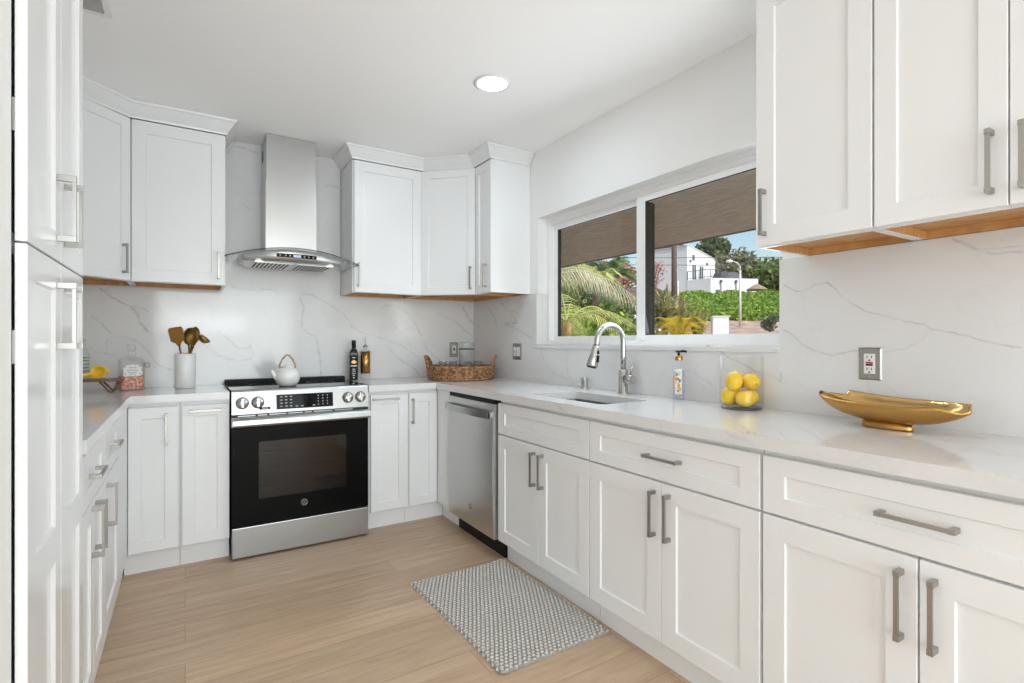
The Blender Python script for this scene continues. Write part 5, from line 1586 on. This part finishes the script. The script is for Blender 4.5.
g = G(); g.box(2.245, 6.2, -6.0, 3.4, -0.35, -0.12)  # unseen pale slab added to bounce sunlight up onto the soffit
o = g.build('bounce_slab', M['bounce_slab']); tag(o, 'pale slab added unseen below the window to bounce light onto the eave', 'bounce_slab', kind='structure')

# hillside ivy bank
def hedge():
    n = 52000
    d = rng.uniform(42.6, 55.6, n); r = rng.uniform(9, 48, n)
    z = np.array([ground(x) for x in d]) + rng.uniform(0.05, 0.55, n) + 0.25 * np.sin(r * 1.7) * np.sin(d * 1.3)
    P = np.stack([d * SN + r * CS, d * CS - r * SN, z], 1)
    me = leaf_mesh('ivy_bank', P, 0, 0.19, rng, 0.6)
    o = link('ivy_bank', me, M['leaf_bright'])
    return tag(o, 'bright green ivy bank covering the slope below the white house', 'ground cover', kind='stuff')
hedge()

# white house on the hill
hs = thing('house', 'white stucco house with a balcony on the hillside above the green bank', 'house', W(20.1, 60, 5.8), AX + R(40))
g = G(); g.extrude([(0, 0), (6.2, 0), (6.2, 5.05), (5.7, 5.45), (0.3, 6.42), (0, 6.35)], 'y', 0, 6.5); g.build('wall', M['render'], hs)
g = G(); g.extrude([(6.25, 5.02), (5.72, 5.5), (0.3, 6.47), (-0.08, 6.40), (-0.08, 6.48), (0.3, 6.56), (5.76, 5.58), (6.33, 5.06)], 'y', -0.06, 6.6); g.build('roof', M['render'], hs)
g = G(); g.box(-0.05, 6.2, -2.92, -0.01, 0, 2.42); g.build('terrace', M['render'], hs)
g = G(); g.box(0.9, 1.6, -0.04, -0.005, 4.75, 5.55); f = g.build('window', M['frame'], hs)
g = G(); g.box(0.98, 1.52, -0.05, -0.041, 4.83, 5.47); g.build('pane', M['winpane'], f)
for x in (0.9, 2.5):
    g = G(); g.box(x, x + 1.0, -0.04, -0.005, 2.45, 4.45); f = g.build('door', M['frame'], hs)
    g = G(); g.box(x + 0.1, x + 0.46, -0.05, -0.041, 2.6, 4.3); g.box(x + 0.54, x + 0.9, -0.05, -0.041, 2.6, 4.3); g.build('pane', M['winpane'], f)
for x in (0.55, 4.2):
    g = G(); g.box(x - 0.09, x + 0.09, -0.16, -0.005, 4.55, 4.8); g.build('wall_lamp', M['rail'], hs)
g = G()
g.tube([(0, -0.05, 3.42), (0, -2.9, 3.42), (6.1, -2.9, 3.42)], 0.035, 6); g.tube([(0, -0.05, 2.6), (0, -2.9, 2.6), (6.1, -2.9, 2.6)], 0.03, 6)
for i in range(9): g.tube([(0, -0.05 - 2.85 * i / 8, 2.42), (0, -0.05 - 2.85 * i / 8, 3.42)], 0.02 if i % 4 else 0.04, 6)
for i in range(1, 15): g.tube([(6.1 * i / 14, -2.9, 2.42), (6.1 * i / 14, -2.9, 3.42)], 0.02 if i % 4 else 0.04, 6)
g.build('railing', M['rail'], hs)
wg = G(); wg.box(0.0, 5.6, 0.0, 4.0, -0.2, 2.42); wg.xf(Matrix.Translation((-0.0, -2.95, 0)) @ Matrix.Rotation(R(-32), 4, 'Z')); wg.build('wing', M['render'], hs)
wg = G(); wg.extrude([(2.2, 2.43), (5.4, 2.43), (4.9, 3.0), (4.2, 3.45), (2.5, 3.45)], 'y', 2.2, 3.9); wg.xf(Matrix.Translation((-0.0, -2.95, 0)) @ Matrix.Rotation(R(-32), 4, 'Z')); wg.build('wing_roof', M['slate'], hs)
for x in (1.1, 2.9):
    wg = G(); wg.tube([(x, -0.12, 0), (x, -0.12, 2.0)], 0.05, 8); wg.ball((x, -0.12, 2.1), 0.16, 10, 6); wg.xf(Matrix.Translation((-0.0, -2.95, 0)) @ Matrix.Rotation(R(-32), 4, 'Z')); wg.build('post_lamp', M['rail'], hs)
for x in (0.5, 1.7, 2.3, 4.3):
    wg = G(); wg.box(x, x + 0.5, -0.04, -0.005, 0.55, 1.15); wg.xf(Matrix.Translation((-0.0, -2.95, 0)) @ Matrix.Rotation(R(-32), 4, 'Z')); wg.build('window', M['winpane'], hs)

h2 = thing('bungalow', 'pale bungalow with brown roof half hidden by the palms', 'house', W(6.6, 36, 1.9), AX + R(12))
g = G(); g.box(0, 5.5, 0, 5, 0, 2.1); g.build('wall', M['render'], h2)
g = G(); g.extrude([(-0.4, 2.05), (2.75, 3.3), (5.9, 2.05)], 'y', -0.4, 5.4); g.build('roof', M['shingle'], h2)
for x in (0.6, 3.4):
    g = G(); g.box(x, x + 1.3, -0.04, -0.003, 0.9, 1.75); g.build('window', M['winpane'], h2)

# utility pole, wires, street lamp, pillar, thatched shade
up = thing('utility_pole', 'weathered wooden utility pole in front of the white house', 'utility pole', W(10.85, 35, 1.85), AX)
g = G(); g.tube([(0, 0, 0), (0, 0, 8.2)], [0.20, 0.16], 12); g.build('pole', M['pole'], up)
g = G(); g.box(-1.1, 1.1, -0.16, -0.05, 6.5, 6.64); g.build('crossarm', M['pole'], up)
g = G(); g.tube([(0.23, -0.08, 0), (0.23, -0.08, 3.4)], 0.05, 8); g.build('conduit', M['concrete'], up)
for i, (lab, z0, z1, dd_) in enumerate((('upper overhead wire crossing the sky over the white house', 6.88, 7.6, 34.8), ('lower overhead wire crossing in front of the white house', 6.38, 6.95, 34.7))):
    g = G()
    g.tube([W(-4 + 36 * k / 24.0, dd_ + 4.0 * max(0, k - 9) / 15.0, z0 + (z1 - z0) * max(0, k - 9) / 15.0 - 0.10 * math.sin(PI * (k % 25) / 24.0)) for k in range(25)], 0.022, 6)
    o = g.build('overhead_wire', M['rail']); tag(o, lab, 'wire', 'overhead wires')
sl = thing('street_lamp', 'pale street lamp with a curved arm standing before the green bank', 'street lamp', W(17.45, 40, 1.95), AX)
g = G(); g.tube([(0, 0, 0), (0, 0, 4.7)], [0.10, 0.075], 10); g.build('pole', M['concrete'], sl)
g = G(); g.tube([(0, 0, 4.69), (-0.03, 0, 5.0), (-0.22, 0, 5.27), (-0.60, 0, 5.40)], [0.072, 0.06, 0.05, 0.045], 10); g.build('arm', M['concrete'], sl)
g = G(); g.tube([(-0.57, 0, 5.40), (-0.75, 0, 5.41), (-1.05, 0, 5.37)], [0.06, 0.13, 0.08], 10, flat=1.0); g.build('lamp_head', M['frame'], sl)
pb = thing('garden_pillar', 'square white garden pillar beside the golden palm', 'pillar', W(5.56, 14, 0.95), AX + R(-14))
g = G(); g.box(-0.20, 0.20, -0.2, 0.2, 0, 0.91, 0.01); g.build('shaft', M['render'], pb)
g = G(); g.box(-0.215, 0.215, -0.215, 0.215, 0.9105, 0.94, 0.006); g.build('cap', M['render'], pb)
th = thing('thatched_umbrella', 'brown thatched shade umbrella at the right end of the green bank', 'umbrella', W(26.8, 57.2, 5.55), AX)
g = G(); g.lathe([(0.0, 2.0), (0.3, 1.85), (1.05, 1.38), (1.10, 1.28), (0.95, 1.30), (0.0, 1.5)], seg=20); g.build('canopy', M['thatch'], th)
g = G(); g.cyl((0, 0, 0), (0, 0, 1.6), 0.06, 8); g.build('post', M['bark'], th)

# trees and bushes
def tree(name, label, r, d, zc, rad, n, size, mat, trunk_r=0.2, aspect=0.55, lumps=10, seed=1, cat='tree', shell=0.5, group=None):
    rg_ = np.random.default_rng(seed)
    z0 = ground(d)
    base = W(r, d, z0)
    t = thing(name, label, cat, base, 0, group)
    P = crown_points((0, 0, zc - z0), rad, n, rg_, lumps, shell)
    P[:, 2] = np.maximum(P[:, 2], 0.03)
    link('crown', leaf_mesh('crown', P, 0, size, rg_, aspect), M[mat], t)
    g = G(); top = zc - z0
    g.tube([(0, 0, -0.1), (0.05 * rad[0], 0, top * 0.5), (0, 0.03 * rad[0], top)], [trunk_r, trunk_r * 0.75, trunk_r * 0.35], 9)
    for k in range(5):
        a = 2 * PI * k / 5 + seed
        g.tube([(0, 0, top * 0.6), (rad[0] * 0.3 * math.cos(a), rad[1] * 0.3 * math.sin(a), top * 0.9), (rad[0] * 0.55 * math.cos(a), rad[1] * 0.55 * math.sin(a), top + rad[2] * 0.25)], [trunk_r * 0.5, trunk_r * 0.3, trunk_r * 0.12], 6)
    g.build('trunk', M['bark'], t)
    return t
gT = 'trees on the hillside'
tree('pine_tree', 'dark round topped pine rising behind the white house roof', 32.4, 85, 16.3, (3.6, 3.6, 3.4), 2600, 0.42, 'leaf_dark', 0.3, seed=3, group=gT)
tree('pine_tree', 'dark pine left of the white house, mostly behind the pole', 24.5, 82, 14.8, (3.4, 3.4, 2.6), 1800, 0.42, 'leaf_dark', 0.3, seed=4, group=gT)
tree('sparse_tree', 'sparse olive coloured tree against the sky right of the white house', 31.0, 72, 11.4, (4.6, 4.6, 4.3), 2300, 0.34, 'leaf_olive', 0.28, seed=5, group=gT, lumps=16)
tree('leafy_tree', 'full dark green tree at the right edge of the window', 33.0, 64, 8.7, (5.0, 5.0, 3.6), 3600, 0.36, 'leaf_mid', 0.25, seed=6, group=gT, lumps=14)
tree('leafy_tree', 'olive tree behind the street lamp', 29.0, 66, 8.9, (3.6, 3.6, 2.8), 2200, 0.34, 'leaf_olive', 0.25, seed=16, group=gT, lumps=12)
tree('pink_tree', 'pink blossoming tree seen between the window mullion and the pole', 5.85, 22, 4.15, (0.85, 0.85, 1.2), 700, 0.065, 'leaf_pink', 0.07, seed=7, shell=0.35)
tree('leafy_tree', 'leafy tree behind the palms in the left window pane', 4.2, 40, 5.6, (3.4, 3.4, 3.0), 2600, 0.26, 'leaf_mid', 0.2, seed=8, group=gT)
tree('garden_bush', 'grey green bush at the foot of the bank, lower right of the window', 15.8, 32, 2.35, (0.85, 0.85, 0.75), 900, 0.085, 'leaf_grey', 0.04, cat='bush', seed=9)
tree('leafy_tree', 'rosy brown tree behind the bungalow roof, right of the dark fan palm', 8.7, 46, 6.4, (2.9, 2.9, 2.7), 2000, 0.24, 'leaf_pink', 0.2, seed=18, group=gT)
gB2 = 'bushes under the palms'
tree('garden_bush', 'bright green bush low in the left pane behind the lime palm', 1.25, 10, 1.25, (1.5, 1.5, 1.1), 3200, 0.065, 'leaf_bright', 0.05, cat='bush', seed=10, group=gB2)
tree('garden_bush', 'mid green bush at the right of the left pane', 2.35, 11, 1.42, (1.3, 1.3, 1.1), 2600, 0.065, 'leaf_mid', 0.05, cat='bush', seed=12, group=gB2)
tree('garden_bush', 'tall mid green bush in the middle of the left pane', 1.55, 13, 2.15, (1.5, 1.5, 1.1), 2600, 0.075, 'leaf_mid', 0.05, cat='bush', seed=13, group=gB2)
tree('garden_bush', 'yellowish bush beside the pole under the pink tree', 5.6, 19, 2.15, (1.1, 1.1, 0.9), 1500, 0.07, 'leaf_olive', 0.05, cat='bush', seed=14, group=gB2)

def frond(parent, az, length, rise, droop, mat, leaflet=0.28, hang=0.3, n=26, width=0.02, start=(0, 0, 0), sweep=0.55):
    """One feather frond: an arching midrib with drooping leaflets on both sides."""
    g = G()
    pts = []
    for i in range(n + 1):
        t = i / n
        x = length * t
        z = rise * math.sin(PI * 0.5 * min(1, t * 1.5)) - droop * t * t
        pts.append(Vector((start[0] + x * math.cos(az), start[1] + x * math.sin(az), start[2] + z)))
    g.tube(pts, [0.014 * (1 - 0.8 * i / n) * (length ** 0.5) for i in range(n + 1)], 5)
    for i in range(2, n + 1):
        t = i / n
        p = pts[i]; tn = (pts[i] - pts[i - 1]).normalized()
        sd = tn.cross(Vector((0, 0, 1))).normalized()
        L = leaflet * (math.sin(PI * (0.12 + 0.80 * t)) ** 0.6)
        for s in (-1, 1):
            d1 = (sd * s * (1 - hang * 0.5) + tn * sweep - Vector((0, 0, 1)) * hang).normalized()
            d2 = (d1 - Vector((0, 0, 1)) * hang * 0.8).normalized()
            w = tn * width * (0.6 + 0.4 * L / leaflet)
            a, b = p - w * 0.5, p + w * 0.5
            m1 = p + d1 * L * 0.5
            e = m1 + d2 * L * 0.5
            va, vb, vc, vd, ve = (g.bm.verts.new(q) for q in (a, b, m1 + w * 0.45, m1 - w * 0.45, e))
            g._f([va, vb, vc, vd]); g._f([vd, vc, ve])
    return g.build('frond', M[mat], parent, normals=False)

def palm(name, label, r, d, zc, fronds, trunk_r, tmat, cat='palm'):
    z0 = ground(d)
    t = thing(name, label, cat, W(r, d, z0), AX)
    h = zc - z0
    g = G(); g.tube([(0, 0, -0.1)] + [(0, 0, h * k / 8) for k in range(1, 9)], [trunk_r * (1.15 if k % 2 else 1.0) for k in range(9)], 10); g.build('trunk', M[tmat], t)
    for f in fronds: frond(t, start=(0, 0, h), **f)
    return t
# angles are measured from the window wall's outlook: 0 = to the right, 90 = away
palm('queen_palm', 'palm with long pale drooping fronds at the left edge of the window', 0.60, 8.5, 2.26,
     [dict(az=R(a), length=L, rise=ri, droop=dr_, mat='frond_pale' if k in (0, 2) else 'frond_lime', leaflet=0.48, hang=0.95, n=26, width=0.013) for k, (a, L, ri, dr_) in enumerate(((4, 1.58, 0.24, 0.70), (24, 1.35, 0.42, 0.60), (-18, 1.15, 0.28, 0.62), (60, 1.3, 0.42, 0.7), (110, 1.3, 0.42, 0.7), (165, 1.2, 0.4, 0.7), (230, 0.6, 0.3, 0.5), (45, 1.15, 0.6, 0.42)))], 0.06, 'palmtrunk')
palm('queen_palm', 'lime green palm with orange trunk low in the left window pane', 0.73, 7.0, 1.47,
     [dict(az=R(a), length=L, rise=ri, droop=dr_, mat='frond_lime', leaflet=0.29, hang=0.42, n=22, width=0.012) for a, L, ri, dr_ in ((0, 1.0, 0.26, 0.36), (28, 0.9, 0.34, 0.36), (-30, 0.75, 0.2, 0.36), (75, 0.8, 0.4, 0.4), (130, 0.8, 0.35, 0.45), (180, 0.7, 0.25, 0.4), (225, 0.7, 0.2, 0.4), (285, 0.6, 0.15, 0.4), (100, 0.6, 0.5, 0.2))], 0.055, 'palmtrunk')
palm('cycad_palm', 'dark green fan of palm fronds at the top right of the left pane', 2.55, 14.0, 2.82,
     [dict(az=R(a), length=L, rise=ri, droop=dr_, mat='frond_dark', leaflet=0.30, hang=0.25, n=24, width=0.04, sweep=0.9) for a, L, ri, dr_ in [(k * 20 + 5, 0.78 + 0.08 * (k % 3), 0.28 + 0.14 * (k % 4), 0.22 + 0.06 * (k % 2)) for k in range(18)]], 0.12, 'bark')
palm('fan_plant', 'light green spreading palm left of the dark fan palm', 1.68, 10.5, 2.30,
     [dict(az=R(a), length=0.55, rise=0.28 + 0.08 * (k % 3), droop=0.25, mat='frond_lime', leaflet=0.22, hang=0.2, n=20, width=0.03, sweep=0.9) for k, a in enumerate(range(0, 360, 30))], 0.06, 'bark')
palm('sago_palm', 'golden yellow sago palm below the white house, at the window sill', 2.56, 8.0, 1.19,
     [dict(az=R(a), length=0.46 + 0.03 * (k % 3), rise=0.16 + 0.10 * (k % 4), droop=0.14 + 0.05 * (k % 2), mat='frond_gold', leaflet=0.13, hang=0.12, n=34, width=0.009, sweep=0.7) for k, a in enumerate(range(0, 360, 16))], 0.09, 'bark')

def spiky(label, r, d, zc, n, L, seed):
    rg_ = np.random.default_rng(seed)
    z0 = ground(d)
    t = thing('agave_plant', label, 'agave', W(r, d, z0), AX, 'spiky agaves under the house')
    g, tip = G(), G()
    h = zc - z0
    for k in range(n):
        az = rg_.uniform(0, 2 * PI); el = rg_.uniform(0.15, 1.35)
        dv = Vector((math.cos(az) * math.cos(el), math.sin(az) * math.cos(el), math.sin(el)))
        sd = dv.cross(Vector((0, 0, 1))).normalized()
        l = L * rg_.uniform(0.7, 1.1)
        p0 = Vector((rg_.uniform(-.1, .1), rg_.uniform(-.1, .1), h * rg_.uniform(0.55, 1.0)))
        p1 = p0 + dv * l * 0.55; p2 = p0 + dv * l * 0.8 - Vector((0, 0, 0.03)); p3 = p0 + dv * l - Vector((0, 0, 0.08))
        w = 0.022
        a = [g.bm.verts.new(q) for q in (p0 - sd * w, p0 + sd * w, p1 + sd * w * 1.1, p1 - sd * w * 1.1, p2 + sd * w * 0.8, p2 - sd * w * 0.8)]
        g._f([a[0], a[1], a[2], a[3]]); g._f([a[3], a[2], a[4], a[5]])
        b = [tip.bm.verts.new(q) for q in (p2 - sd * w * 0.8, p2 + sd * w * 0.8, p3)]
        tip._f(b)
    o = g.build('blades', M['agave'], t, normals=False)
    tip.build('blade_tips', M['agavetip'], o, normals=False)
    g = G(); g.tube([(0, 0, -0.05), (0, 0, h * 0.9)], [0.07, 0.05], 8); g.build('stem', M['bark'], t)
spiky('large spiky agave with orange tipped blades, just right of the window mullion', 3.20, 11.0, 1.98, 110, 0.62, 21)
spiky('spiky agave with orange tipped blades in the middle of the clump, below the utility pole', 3.72, 11.6, 1.86, 100, 0.60, 22)
spiky('spiky agave with orange tipped blades at the right end of the clump', 4.25, 12.0, 1.62, 90, 0.55, 23)

for m_ in list(bpy.data.meshes):
    if m_.users == 0: bpy.data.meshes.remove(m_)
